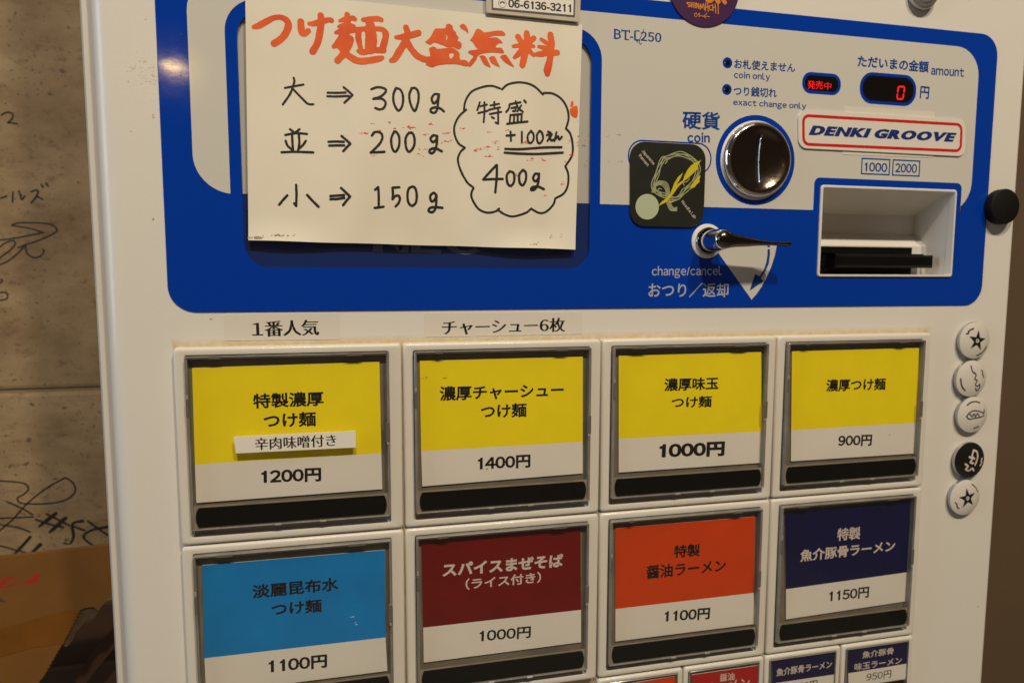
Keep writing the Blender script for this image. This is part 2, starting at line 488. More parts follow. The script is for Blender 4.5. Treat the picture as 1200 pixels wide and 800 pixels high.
M['pale_text'] = mat('pale_print', (0.66, 0.56, 0.50), 0.5)
M['led'] = mat('red_led', (0.3, 0.0, 0.0), 0.4, emit=(1.0, 0.012, 0.012), estr=0.85)
M['led_dim'] = mat('dim_red_led', (0.2, 0.0, 0.0), 0.4, emit=(1.0, 0.01, 0.01), estr=0.35)
M['led_glass'] = mat('black_led_window', (0.006, 0.004, 0.004), 0.12, coat=0.5)
M['sticker_black'] = mat('black_sticker', (0.017, 0.018, 0.013), 0.32, coat=0.1, rvar=0.1)
M['khaki'] = mat('khaki_print', (0.34, 0.36, 0.20), 0.45)
M['gold'] = mat('gold_print', (0.62, 0.50, 0.015), 0.45)
M['palegreen'] = mat('pale_green_print', (0.46, 0.52, 0.36), 0.45)
M['purple'] = mat('purple_sticker', (0.055, 0.012, 0.075), 0.35, coat=0.1)
M['purple_ink'] = mat('orange_lettering', (0.62, 0.20, 0.01), 0.5)
M['sticker_red'] = mat('sticker_red', (0.62, 0.012, 0.008), 0.4)
M['sticker_blue'] = mat('sticker_blue', (0.008, 0.028, 0.17), 0.4)
M['badge'] = mat('glossy_white_badge', (0.70, 0.66, 0.60), 0.10, coat=1.0)
M['badge_black'] = mat('glossy_black_badge', (0.010, 0.009, 0.009), 0.08, coat=1.0)
M['badge_rim'] = mat('tin_badge_rim', (0.45, 0.45, 0.46), 0.3, metal=0.7)
M['magnet'] = mat('silver_magnet', (0.55, 0.53, 0.52), 0.3, metal=0.8)
M['grey_ink'] = mat('grey_ink', (0.085, 0.07, 0.06), 0.5)
M['concrete'] = concrete_mat()
M['board'] = mat('brown_cardboard', (0.205, 0.082, 0.006), 0.7, var=0.25, vscale=18, bump=0.9, bscale=45)
M['board_shade'] = mat('shaded_cardboard', (0.07, 0.027, 0.006), 0.8, var=0.3, vscale=25)  # same cardboard, with the shade inside the box put into its colour
M['board_tape'] = mat('brown_parcel_tape', (0.195, 0.070, 0.005), 0.3, coat=0.4, var=0.2, vscale=70)
M['board_torn'] = mat('torn_board_edge', (0.10, 0.062, 0.03), 0.9, var=0.4, vscale=300)
M['red_marker'] = mat('dark_red_marker', (0.42, 0.012, 0.012), 0.5)
M['brown_wall'] = mat('dark_brown_panel', (0.115, 0.075, 0.042), 0.6, var=0.12, vscale=12, bump=0.1, bscale=90)
M['groove'] = mat('joint_mortar', (0.22, 0.15, 0.09), 0.9)

# ------------------------------------------------------------------ setting
YW = 250.0
# concrete wall: two cast panels with a recessed joint between them
jl = px(0, 459, YW); jr = px(120, 452, YW); slope = (jr[1] - jl[1]) / (jr[0] - jl[0])
wall = MB()
for (za, zb) in ((-900, jl[1] - 1.1), (jl[1] + 1.1, 900)):
    wall.loft([rr(-897, 897, za + 3, zb - 3, 0, 0, YW), rr(-898.5, 898.5, za + 1, zb - 1, 0, 0, YW + .6), rr(-900, 900, za, zb, 0, 0, YW + 2.5), rr(-900, 900, za, zb, 0, 0, YW + 60)], cap0=True, cap1=True)
w1 = wall.build('concrete_wall', M['concrete'], smooth=False); tag(w1, 'bare concrete wall with pores and black handwriting behind the machine', 'wall', kind='structure')
jb = MB(); jb.box(-899, 899, YW + 2.0, YW + 50, jl[1] - 4, jl[1] + 4)
jb.build('panel_joint', M['groove'], w1)
YI = YW - 0.15
wi = [  # marker writing on the wall
    ('handwriting', (0, 100), 5.33, 2.0, [[(8, 185), (40, 170), (78, 178), (76, 208), (50, 233)], [(48, 234), (75, 236), (106, 241)],
     [(4, 705), (42, 692)], [(80, 665), (78, 728)], [(118, 660), (127, 690), (136, 714), (155, 690)], [(194, 664), (236, 655), (226, 695), (194, 735)], [(226, 690), (266, 712)], [(258, 620), (268, 637)], [(288, 610), (300, 630)]]),
    ('signature', (0, 230), 5.714, 1.7, [[(-30, 296), (100, 280), (290, 243)], [(290, 243), (200, 215), (80, 195)], [(80, 190), (130, 178), (250, 178), (340, 190), (382, 225), (350, 255), (260, 295), (170, 325), (120, 345)],
     [(-20, 350), (50, 305), (95, 300), (90, 340), (-20, 425)], [(175, 320), (120, 380), (50, 435), (-20, 462)], [(170, 330), (180, 380), (220, 408), (260, 405), (290, 380), (288, 355)],
     [(-20, 548), (15, 562), (-5, 585)], [(-20, 645), (40, 645), (45, 685), (-20, 697)]]),
    ('signature', (0, 550), 6.157, 2.0, [[(-20, 80), (100, 88), (180, 102), (205, 140), (170, 178), (126, 205), (150, 240), (260, 247), (380, 240), (480, 215), (540, 160), (530, 100), (480, 60)], [(470, 58), (340, 130), (200, 240), (100, 350), (-10, 445)],
     [(50, 230), (160, 280), (235, 325)], [(240, 340), (110, 346), (-20, 350)], [(-20, 392), (120, 415), (217, 448)], {'w': [3.8, 4.0, 2.6], 'p': [(218, 485), (160, 550), (104, 608)]}, [(-20, 542), (100, 575), (200, 602)], {'w': [5, 3.5], 'p': [(290, 540), (228, 600)]}]),
    ('handwriting', (0, 550), 6.157, 2.6, [{'w': [4.5, 5, 3], 'p': [(402, 316), (345, 360), (284, 408)]}, {'w': [4.5, 5, 3], 'p': [(474, 348), (410, 405), (358, 450)]}, [(335, 318), (415, 358), (500, 402)], [(260, 360), (355, 392), (455, 415)],
     {'w': [4, 3, 3.5, 3.5, 2], 'p': [(597, 370), (540, 380), (520, 405), (530, 480), (505, 532), (460, 530)]}, [(518, 402), (610, 438)], [(633, 370), (700, 420), (775, 470)], {'w': [4, 3, 3, 2.5], 'p': [(800, 408), (680, 430), (615, 462), (606, 495), (670, 546)]}]),
]
for nm, og, s_, w_, it in wi: strokes(nm, it, og, s_, w_, YI, M['ink'], w1)

bw = MB(); bw.box(417.5, 1100, 60, 120, -900, 900, 1.0)
tag(bw.build('brown_partition', M['brown_wall']), 'plain dark brown partition beside the right edge of the machine', 'partition', kind='structure')
fl = MB(); fl.add([(-1500, -3500, -900), (1500, -3500, -900), (1500, 400, -900), (-1500, 400, -900)], [(0, 1, 2, 3)])
tag(fl.build('floor', mat('floor_tile', (0.30, 0.26, 0.22), 0.5, var=0.2, vscale=4)), 'plain dull floor under the ticket machine', 'floor', kind='structure')

# ------------------------------------------------------------------ the ticket machine
mach = empty('ticket_machine', (194, 120, -900))
tag(mach, 'cream ticket vending machine with a blue and cream coin panel above rows of menu buttons', 'ticket machine')
YD = 4.0           # door face
YP = 3.5           # printed plate face
XL, XR = -25.5, 413.5
ZT, ZB = 420.0, -700.0
SLOT = (292.8, 372.6, 28.4, 72.6)
WIN = (27.9, 174.6, 31.6, 131.4)
body = MB()
xb = px(92, 0, 17)[0]
body.loft([rr(xb + 1.2, XR + 1.5, ZB - 198, ZT + 4, 2, 4, 16.2), rr(xb, XR + 2.5, ZB - 200, ZT + 5, 3, 4, 18), rr(xb, XR + 2.5, ZB - 200, ZT + 5, 3, 4, 240)], cap1=True)
# front flange of the cabinet, open in the middle so that the slots may run into it
body.poly(rr(xb + 1.2, XR + 1.5, ZB - 198, ZT + 4, 2, 4), [rr(XL + 6, XR - 6, ZB + 6, ZT - 6, 2, 4)], 16.2)
body.build('cabinet', M['lip'], mach, smooth=True)
door = MB()
R_ = 8.0; loops = []
for k in range(0, 8):
    a = math.radians(90 * k / 7)
    ins = R_ * (1 - math.cos(a)); yy = YD + R_ * (1 - math.sin(a))
    loops.append(rr(XL + ins, XR - ins * 0.4, ZB + ins, ZT - ins, max(1.0, 9 - ins), 5, yy))
door.loft([rr(XL, XR, ZB, ZT, 9, 5, 15.4)] + loops)
door.poly([(p[0], p[2]) for p in loops[-1]], [rr(*SLOT, 1.2, 3), rr(WIN[0] - 1, WIN[1] + 1, WIN[2] - 1, WIN[3] + 1, 11, 8)], YD)
gap_strip = MB(); gap_strip.box(XL - .55, XL - .05, 13.0, 16.1, ZB + 4, ZT - 4, .2); gap_strip.build('door_gap_shade', mat('gap_shade_grey', (.05, .055, .065), .6), mach)  # dark strip added to stand for the shade in the gap beside the door
dr = door.build('door', M['door'], mach, smooth=True, angle=28)

# coin panel plate, cream field and blue shapes, each a printed sheet on the one below
plate = MB()
PO = rr(-1.2, 393.2, 13.5, 150.8, 10.5, 10)
wino = rr(*WIN, 9.5, 10); sloto = rr(*SLOT, 1.6, 4)
plate.loft([rr(-1.2, 393.2, 13.5, 150.8, 10.5, 10, YD + .3), rr(-1.2, 393.2, 13.5, 150.8, 10.5, 10, YP + .15), rr(-1.0, 393.0, 13.7, 150.6, 10.3, 10, YP)])
plate.poly(rr(-1.0, 393.0, 13.7, 150.6, 10.3, 10), [wino, sloto], YP)
# thickness of the sheet around its window
for l in (wino, sloto): plate.loft([lift(l, YP), lift(l, YP + 3)])
pl = plate.build('coin_panel', M['blue'], mach, smooth=False)
fld = MB()
# cream field left and right of the display window
def arc(cx, cz, r, a0, a1, n=10): return [(cx + r * math.cos(math.radians(a0 + (a1 - a0) * k / n)), cz + r * math.sin(math.radians(a0 + (a1 - a0) * k / n))) for k in range(n + 1)]
WO = (23.4, 179.3, 136.0)          # outside of the blue band round the window
left = arc(25, 75.5, 15, 180, 265, 10)[:-1] + [(WO[0], 60.6)] + arc(WO[0] + 13, 136 - 13, 13, 180, 90, 10) + arc(WO[1] - 13, 136 - 13, 13, 90, 0, 10) + [(WO[1], 60.6)]
left += [(292.8 - 3.6, 60.6)] + arc(292.8 - 3.6 + 3, 76.2 - 3, 3, 180, 90, 5) + arc(372.6 + 3.4 - 3, 76.2 - 3, 3, 90, 0, 5) + [(376.0, 61.6)]
left += arc(366, 77, 16, -52, 0, 8) + arc(382 - 14, 143.4 - 14, 14, 0, 90, 8) + arc(24, 143.4 - 14, 14, 90, 180, 8)
rings = [circ(257.0, 82.9, 20.9, 56)]
fld.poly(left, rings, YP - .08)
fld.build('cream_field', M['field'], pl)
# the ring of the coin inlet is what shows of the blue plate; its cream inside
ring = MB(); ring.poly(circ(257.0, 82.9, 18.4, 56), [circ(257.0, 82.9, 17.0, 56)], YP - .08); ring.build('inlet_surround', M['white_plastic'], pl)

# display window: a board set behind a dusty sheet
wb = MB()
wb.poly([(WIN[0] - 2, 60.9), (WIN[1] + 2, 60.9), (WIN[1] + 2, WIN[3] + 2), (WIN[0] - 2, WIN[3] + 2)], [], YP + 1.5, 0)
wb.poly([(WIN[0] - 2, WIN[2] - 2), (WIN[1] + 2, WIN[2] - 2), (WIN[1] + 2, 60.9), (WIN[0] - 2, 60.9)], [], YP + 1.5, 1)
wb.build('display_board', [M['field'], mat('dark_blue_board', (0.003, 0.026, 0.17), 0.3)], pl)
lg = MB(); text(lg, 'NEC', (437, 295.5), (563, 299), (436, 262), YP + 1.42, (0.05, 0.02)); lg.build('maker_lettering', mat('faint_blue_ink', (0.12, 0.17, 0.32), 0.4), pl)
wp = MB(); wp.poly(rr(WIN[0] + .05, WIN[1] - .05, WIN[2] + .05, WIN[3] - .05, 9.4, 10), [], YP + .25); wp.build('window_sheet', M['dustpane'], pl)

# lettering on the panel
YL = YP - .13
text(None, '硬貨', (799.5, 151.3), (843.8, 153), (799.5, 129.7), YL, 0.022).build('lettering', M['print_blue'], pl)
text(None, 'coin', (805.5, 167), (831.8, 167.5), (805.5, 155), YL, 0.031).build('lettering', M['print_blue'], pl)
text(None, 'お札使えません', (860.3, 80.6), (931.7, 85.4), (860.3, 69.1), YL, 0.023).build('lettering', M['print_blue'], pl)
text(None, 'coin only', (860, 93.6), (902.4, 96.2), (860, 83.4), YL, 0.021).build('lettering', M['print_blue'], pl)
text(None, 'つり銭切れ', (859.7, 112.4), (910.3, 115), (859.7, 100.8), YL, 0.023).build('lettering', M['print_blue'], pl)
text(None, 'exact change only', (859.1, 125.3), (944.6, 130.1), (859.1, 115.7), YL, 0.021).build('lettering', M['print_blue'], pl)
text(None, 'ただいまの金額', (1004.9, 78.7), (1088.1, 85.7), (1004.9, 64.6), YL, 0.029).build('lettering', M['print_blue'], pl)
text(None, 'amount', (1090.9, 87.9), (1129.6, 90.5), (1090.9, 77.7), YL, 0.023).build('lettering', M['print_blue'], pl)
text(None, '円', (1077.7, 115.4), (1088.3, 116.5), (1077.7, 100.7), YL, 0.023).build('lettering', M['print_blue'], pl)
text(None, '1000', (1013, 200.8), (1039.5, 202), (1013, 190), YL, 0.025).build('lettering', M['print_blue'], pl)
text(None, '2000', (1048.8, 202), (1074.3, 203), (1048.8, 191.2), YL, 0.025).build('lettering', M['print_blue'], pl)
for q in (((1008.8, 204.3), (1042.5, 205.8), (1043, 186.5), (1009.3, 184.9)), ((1045.2, 205.9), (1077.6, 207.3), (1078.2, 188.2), (1045.6, 186.8))):
    P4 = [px(*p, YL) for p in q]; x0, x1, z0, z1 = P4[0][0], P4[1][0], P4[0][1], P4[2][1]
    t = MB(); t.poly(rr(x0, x1, z0, z1, 0, 0), [rr(x0 + .65, x1 - .65, z0 + .65, z1 - .65, 0, 0)], YL); t.build('printed_box', M['print_blue'], pl)

# model number with slab ends, as set in a book face
t = MB(); text(t, 'BT-L250', (719.5, 45.6), (775, 50), (719.5, 34.4), YL, (0.034, 0.010))
A = px(719.5, 45.6, YL); B = px(775, 50, YL)
for (xx, yy, ww) in ((719.4, 34.6, 4.2), (719.4, 45.2, 4.2), (732, 46.4, 5.2), (728.3, 36.2, 1.0), (737.3, 36.9, 1.0), (744.4, 36.2, 5.4), (744.4, 47.2, 5.4)):
    p = px(xx, yy, YL); h_ = 0.22 if ww > 2 else 0.7
    t.poly([(p[0], p[1] - h_), (p[0] + ww / 2.4, p[1] - h_), (p[0] + ww / 2.4, p[1] + h_), (p[0], p[1] + h_)], [], YL - .01)
t.build('model_number', M['print_blue'], pl)
strokes('pen_mark', [[(1018, 138), (1008, 165), (998, 190), (1000, 208), (1008, 204)], [(984, 192), (990, 200)]], (500, 0), 4, 0.7, YL - .02, M['ink'], pl)
text(None, 'change/cancel', (763.8, 326.2), (845.6, 325.6), (763.8, 311.7), YL, 0.012).build('lettering', M['print_pale'], pl)
text(None, 'おつり／返却', (759.7, 348.8), (853.5, 348.3), (759.7, 331.2), YL, 0.014).build('lettering', M['print_pale'], pl)
# sector with the arrow under the lever
t = MB(); og = (790, 250); s_ = 7.273
sec = pxl([(372, 330), (660, 735), (700, 690), (745, 625), (790, 540), (830, 450), (858, 360), (876, 268), (560, 250), (440, 270)], og, s_, YL)
t.poly(sec[::-1], [], YL); t.build('lever_sector', M['field'], pl)
t = MB(); t.poly(pxl([(797, 305), (795, 360), (785, 420), (765, 480), (730, 535), (690, 515), (643, 660), (760, 578), (738, 552), (778, 495), (806, 430), (816, 360), (817, 305)], og, s_, YL - .05)[::-1], [], YL - .05)
t.poly(pxl([(795, 265), (795, 288), (817, 288), (817, 265)], og, s_, YL - .05), [], YL - .05)
t.build('arrow', M['print_blue'], pl)
# two signal lamps: blue rings with dark lenses
for c in ((852.5, 73.8), (851.8, 105.0)):
    p = px(*c, YL); t = MB(); t.poly(circ(p[0], p[1], 2.45, 28), [], YL - .02, 0)
    t.loft([circ(p[0], p[1], 1.45, 24, YL - .03), circ(p[0], p[1], 1.2, 24, YL - .35), circ(p[0], p[1], .6, 24, YL - .5)], cap1=True, mi=1)
    t.build('signal_lamp', [M['blue'], M['led_glass']], pl, smooth=True)
# printed pill outline half hidden under the black sticker
p = px(785.5, 184.5, YL); t = MB(); t.poly(rr(p[0] - 20.8, p[0] + 20.8, p[1] - 7.2, p[1] + 7.2, 6.9, 10), [rr(p[0] - 20.2, p[0] + 20.2, p[1] - 6.6, p[1] + 6.6, 6.4, 10)], YL - .02)
t.build('printed_outline', M['blue'], pl)
# LED windows
def oval(name, c, wx, hz, b, txt):
    p = px(*c, YL); t = MB()
    t.poly(rr(p[0] - wx, p[0] + wx, p[1] - hz, p[1] + hz, hz * .93, 10), [], YL - .02, 0)
    t.poly(rr(p[0] - wx + b, p[0] + wx - b, p[1] - hz + b, p[1] + hz - b, (hz - b) * .93, 10), [], YL - .06, 1)
    o = t.build(name, [M['blue'], M['led_glass']], pl)
oval('status_display', (962.9, 98.2), 10.6, 4.95, 1.45, 0)
oval('amount_display', (1041, 104.8), 16.3, 7.45, 1.5, 0)
YE = YL - .10
t = MB(); text(t, '発売', (946.2, 104.3), (964.2, 104.9), (946.2, 94.6), YE, 0.004); t.build('led_lettering', M['led'], pl)
t = MB(); text(t, '中', (965.8, 105.3), (974, 105.8), (965.8, 96.2), YE, 0.0); t.build('led_lettering', mat('half_lit_red_led', (.2, 0, 0), .4, emit=(1, .015, .015), estr=.8), pl)
t = MB()
for seg in ([(728, 228), (760, 228)], [(764, 234), (760, 262)], [(724, 232), (720, 262)], [(758, 276), (754, 302)], [(718, 276), (716, 300)], [(720, 307), (750, 307)]):
    a, b = (px(920 + q[0] / 5.4545, 60 + q[1] / 5.4545, YE) for q in seg)
    ribbon(t, [(a[0], a[1], .42), (b[0], b[1], .42)], YE, 0, 0, cap=1)
t.build('led_digit', M['led'], pl)

# coin inlet: chrome rim, dished face, slot
cx, cz = 257.0, 82.9
t = MB(); prof = [(17.5, 3.5), (17.5, 2.2), (17.3, 1.2), (16.8, .4), (16.1, -.15), (15.4, -.3)]
t.loft([circ(cx, cz, r, 72, y) for r, y in prof], mi=0)
dish = [(15.4, -.3), (14.6, -.22), (13.8, .05), (13.0, .5), (11.0, 1.35), (8.0, 2.2), (5.0, 2.75), (2.0, 3.0), (0.3, 3.02)]
dish = [(r, y if r > 13.2 else y) for r, y in dish]
t.loft([circ(cx, cz, r, 72, y) for r, y in dish], cap1=True, mi=1)
inl = t.build('coin_inlet', [M['chrome'], M['chrome_worn']], mach, smooth=True, angle=50)
def dishy(r):
    for (r0, y0), (r1, y1) in zip(dish, dish[1:]):
        if r1 <= r <= r0: return y0 + (y1 - y0) * (r0 - r) / (r0 - r1)
    return 3.0
t = MB(); up = []; 
n = 24
Ls = []; Rs = []
for k in range(n + 1):
    z = -11.6 + 23.2 * k / n; x = 0.2 + 0.0 * z
    wd_ = 1.0 * min(1, (1 - abs(z) / 11.8) * 6 + .15)
    y = dishy(min(15, abs(z))) - .12
    Ls.append((cx + x - wd_, y, cz + z)); Rs.append((cx + x + wd_, y, cz + z))
t.add(Ls + Rs, [(k, n + 1 + k, n + 2 + k, k + 1) for k in range(n)])
t.build('coin_slot', M['matte_black'], inl)
t = MB(); A_ = []; B_ = []; C_ = []
for k in range(n + 1):
    z = -11.6 + 23.2 * k / n; y = dishy(min(15, abs(z)))
    x = .95
    A_.append((cx + x - .18, y - .10, cz + z)); B_.append((cx + x + .15, y - .75 * min(1, (1 - abs(z) / 12) * 5), cz + z)); C_.append((cx + x + 1.3, y + .05, cz + z))
t.add(A_ + B_ + C_, [(k, n + 1 + k, n + 2 + k, k + 1) for k in range(n)] + [(n + 1 + k, 2 * n + 2 + k, 2 * n + 3 + k, n + 2 + k) for k in range(n)])
t.build('slot_lip', M['chrome'], inl, smooth=True, angle=60)

# return lever
lx, lz = 232.8, 44.8
t = MB(); t.loft([circ(lx, lz, 8.0, 48, 3.45), circ(lx, lz, 8.0, 48, 2.9), circ(lx, lz, 7.6, 48, 2.6), circ(lx, lz, 6.4, 48, 2.6), circ(lx, lz, 6.3, 48, 3.3)])
lev = t.build('lever_base', M['white_plastic'], mach, smooth=True)
t = MB(); t.loft([circ(lx, lz, 6.5, 48, 3.2), circ(lx, lz, 6.5, 48, 1.8), circ(lx, lz, 6.2, 48, 1.3), circ(lx, lz, 5.7, 48, 1.3), circ(lx, lz, 5.5, 48, 2.2)])
t.build('lever_collar', M['chrome'], lev, smooth=True)
t = MB(); t.loft([circ(lx, lz, 5.1, 48, 3), circ(lx, lz, 5.0, 48, -6), circ(lx, lz, 4.7, 48, -9), circ(lx, lz, 4.4, 48, -11.6), circ(lx, lz, 4.0, 48, -12.6), circ(lx, lz, 3.3, 48, -13.1)], cap1=True)
t.build('lever_shaft', M['chrome'], lev, smooth=True, angle=50)
bl_ = lambda d: 2.4 * max(0.0, min(1.0, (d + 1) / 6)) * (1 - max(0, d - 26) / 14)      # the arm is a blade, deeper than it is tall
t = MB(); L = []
for (dx_, dz_, hz, hy) in ((-4.0, 0, 1.2, 1.2), (-3.2, 0, 2.7, 1.8), (-1.5, 0, 3.9, 2.3), (0.5, 0, 4.1, 2.4), (3.0, -.15, 3.7, 2.2), (5.0, -.3, 3.2, 1.9), (8, -.45, 2.8, 1.5), (12, -.7, 2.35, 1.25), (17, -1.0, 1.7, 1.1), (22, -1.25, 1.2, 1.0), (27, -1.35, .95, .9), (31.5, -1.45, 1.0, .95), (33.5, -1.5, 1.3, 1.1), (34.8, -1.5, 1.1, .9), (35.4, -1.5, .4, .4)):
    L.append([(lx + dx_, -12.6 + (0.05 * dx_ if dx_ > 0 else 0) + bl_(dx_) + (hy + bl_(dx_)) * math.sin(a_), lz + dz_ + hz * math.cos(a_)) for a_ in [2 * math.pi * k / 20 for k in range(20)]])
t.loft(L, cap0=True, cap1=True)
t.build('lever_arm', M['steel_dark'], lev, smooth=True, angle=60)

# bill inlet
x0, x1, z0, z1 = SLOT
t = MB()
t.loft([rr(x0 - .1, x1 + .1, z0 - .1, z1 + .1, 1.6, 4, YP - .0), rr(x0 - .1, x1 + .1, z0 - .1, z1 + .1, 1.6, 4, YP - .6), rr(x0 + .2, x1 - .2, z0 + .2, z1 - .2, 1.4, 4, YP - .9), rr(x0 + 1.0, x1 - 1.0, z0 + 1.0, z1 - 1.0, .8, 4, YP - .9), rr(x0 + 1.1, x1 - 1.1, z0 + 1.1, z1 - 1.1, .7, 4, YP - .4), rr(x0 + 1.1, x1 - 1.1, z0 + 1.1, z1 - 1.1, .7, 4, YP + 3.2)])
bi = t.build('bill_inlet', M['white_plastic'], mach, smooth=True)
a0, a1, c0, c1 = x0 + 1.1, x1 - 1.1, z0 + 1.1, z1 - 1.1
t = MB()
t.add([(a0, 6.6, c1), (a1, 6.6, c1), (a1, 28, 61.6), (a0, 28, 61.6)], [(0, 1, 2, 3)])                  # sloping ceiling
t.add([(a0, 28, 61.6), (a1, 28, 61.6), (a1, 28, 51.2), (a0, 28, 51.2)], [(0, 1, 2, 3)])               # back
t.add([(a0, 28, 51.2), (a1, 28, 51.2), (a1, 19, 44.6), (a0, 19, 44.6)], [(0, 1, 2, 3)])                # lit sill over the mouth
t.add([(a0, 19, 44.6), (a1, 19, 44.6), (a1, 19, c0), (a0, 19, c0)], [(0, 1, 2, 3)])
t.add([(a1, 6.6, c1), (a1, 28, 61.6), (a1, 28, 51.2), (a1, 19, 44.6), (a1, 19, c0), (a1, 6.6, c0)], [(5, 4, 3, 2, 1, 0)])
t.add([(a0, 6.6, c1), (a0, 28, 61.6), (a0, 28, 51.2), (a0, 19, 44.6), (a0, 19, c0), (a0, 6.6, c0)], [(0, 1, 2, 3, 4, 5)])
t.add([(a0, 6.6, c0), (a1, 6.6, c0), (a1, 19, c0), (a0, 19, c0)], [(0, 1, 2, 3)])
t.build('inlet_recess', M['white_plastic'], bi)
t = MB()
t.box(a0 + .05, 361.2, 17.4, 18.9, c0 + .05, 43.9, .3)                  # dark mouth
t.box(a0 + 6, 359, 16.4, 17.4, 33.5, 37.6, .3); t.box(a0 + 1, 355, 16.6, 17.4, 40.3, 41.6, .2)
t.build('bill_mouth', M['black'], bi)
t = MB(); t.box(a0 + 14, 367.2, 8.8, 15.6, 33.0, 39.6, 1.2); t.box(a0 + 14, 362.0, 10, 17.3, 37.6, 40.2, .6)
t.build('bill_tongue', M['black'], bi, smooth=True)

# ------------------------------------------------------------------ menu buttons
W_, H_ = 90.0, 81.356
def text_sub(parent, lines, Yt, mt):
    t = MB()
    for (s, bl, br, tl, b) in lines: text(t, s, bl, br, tl, Yt, b)
    return t.build('lettering', mt, parent)

def button(x, z, wd, hg, label, colmat, split, cardq, texts, prices, txtmat, small=False, tilt=0.0):
    """one menu button: ivory bezel, recess, card behind a clear cover, black sold-out bar"""
    g = 0.35
    X0, X1, Z1, Z0 = x + g, x + wd - g, z - g, z - hg + g
    if small: ox0, ox1, oz1, oz0 = x + 2.6, x + wd - 3.0, z - 2.5, z - hg + 3
    else: ox0, ox1, oz1, oz0 = x + 4.6, x + wd - 5.6, z - 3.4, z - 77.9
    t = MB(); L = []
    L.append(rr(X0, X1, Z0, Z1, 1.2, 3, 4.2))
    for k in range(5):
        a = math.radians(90 * k / 4); b = 1.25
        ins = b * (1 - math.cos(a)); L.append(rr(X0 + ins, X1 - ins, Z0 + ins, Z1 - ins, 1.4, 3, b * (1 - math.sin(a))))
    L.append(rr(ox0 - .5, ox1 + .5, oz0 - .5, oz1 + .5, 1.2, 3, 0)); L.append(rr(ox0 - .1, ox1 + .1, oz0 - .1, oz1 + .1, .9, 3, .15)); L.append(rr(ox0, ox1, oz0, oz1, .8, 3, .5))
    L.append(rr(ox0 + .1, ox1 - .1, oz0 + .5, oz1 - .1, .7, 3, 3.6))
    t.loft(L, cap1=True)
    b = t.build('menu_button', M['bezel'], mach, smooth=True, angle=40); b['label'] = label
    # clear cover: rim and sheet
    ky = 3.0 if not small else 1.2
    PF = -2.3 if not small else -0.3      # how far the cover stands out
    r0, r1, q1, q0 = ox0 + .3, ox1 - .1, oz1 - (.3 if not small else .1), oz0 + ky + (.55 if not small else 0)
    t = MB()
    if True:
        rw = 1.0 if not small else .45
        bb = .5 if small else .7
        t.loft([rr(r0, r1, q0, q1, .6, 3, 3.2), rr(r0, r1, q0, q1, .6, 3, PF + .25), rr(r0 + .25, r1 - .25, q0 + .25, q1 - .25, .5, 3, PF),
                rr(r0 + rw * .5, r1 - rw * .5, q0 + bb * .5, q1 - rw * .5, .4, 3, PF + .03), rr(r0 + rw * .55, r1 - rw * .55, q0 + bb * .55, q1 - rw * .55, .4, 3, PF + .3),
                rr(r0 + rw, r1 - rw, q0 + bb, q1 - rw, .3, 3, PF + .35), rr(r0 + rw + .1, r1 - rw - .1, q0 + bb + .1, q1 - rw - .1, .3, 3, 2.6)])
        if not small:
            zc = (q0 + q1) / 2 + 2 + tilt * 3
            t.box(r1 - 1.6, r1 + .12, PF - 0.20, PF + .4, zc - 3.6, zc + 4.5, .15, 1)          # clip at the right
            t.box(r1 - 1.3, r1 - .5, PF - 0.30, PF + .4, zc - 5.0, zc - 3.8, .05, 2)
            t.box(r0 - .02, r0 + 1.0, PF - 0.15, PF + .4, q1 - 24, q1 - 17 + tilt, .12, 1); t.box(r0 + .2, r0 + .9, PF - 0.20, PF + .4, q1 - 16.6 + tilt, q1 - 14.8 + tilt, .1, 2)
            t.box(r0 + 9, r0 + 15 + tilt * 4, PF - 0.20, PF + .4, q1 - 1.2, q1 - .1, .1, 1); t.box(r1 - 18 - tilt * 2, r1 - 11, PF - 0.20, PF + .4, q1 - 1.2, q1 - .1, .1, 1)
            for xx in (r0 + 32, r0 + 50): t.box(xx, xx + 2.6, PF - 0.25, PF + .4, q0 - .15, q0 + .55, .12, 2)
    t.build('clear_cover_rim', [M['rim'], M['rimdark'], M['rimpale']], b, smooth=True, angle=30)
    t = MB(); t.poly(rr(r0 + rw, r1 - rw, q0 + bb, q1 - rw, .3, 3), [], PF + .32); t.build('clear_cover', M['pane'], b)
    t = MB(); t.poly(rr(r0 + rw, r1 - rw, q0 + bb, q1 - rw, .2, 2), [], 1.30)
    if not small: t.poly(rr(r0 + rw, r1 - rw, q0 + bb, z - 64.4, .2, 2), [], -1.2, 1)
    t.build('case_back', [M['inside'], M['barholder']], b)
    # card with its two printed areas
    YC = 0.6
    c = [px(*p, YC) for p in cardq]     # TL, TR, BR, BL
    s0, s1 = px(*split[0], YC), px(*split[1], YC)
    th = .35
    t = MB(); TL, TR, BR, BL = c
    t.add([(TL[0], YC, TL[1]), (TR[0], YC, TR[1]), (s1[0], YC, s1[1]), (s0[0], YC, s0[1])], [(3, 2, 1, 0)], 1)
    t.add([(s0[0], YC, s0[1]), (s1[0], YC, s1[1]), (BR[0], YC, BR[1]), (BL[0], YC, BL[1])], [(3, 2, 1, 0)], 0)
    ed = [TL, TR, BR, BL]
    t.loft([[(p[0], YC, p[1]) for p in ed], [(p[0], YC + th, p[1]) for p in ed]], mi=0)
    t.build('label_card', [M['card'], colmat], b)
    if texts: text_sub(b, texts, YC - .06, txtmat)
    if prices:
        o = text_sub(b, prices, YC - .06, M['inkprint']); o.name = 'price'
    # sold-out bar with barrel ends
    if small: bx0, bx1, bz0, bz1 = x + 4.3, x + wd - 4.8, z - 28.4, z - 24.5
    else: bx0, bx1, bz0, bz1 = x + 6.7, x + wd - 7.4, z - 73.1, z - 65.2
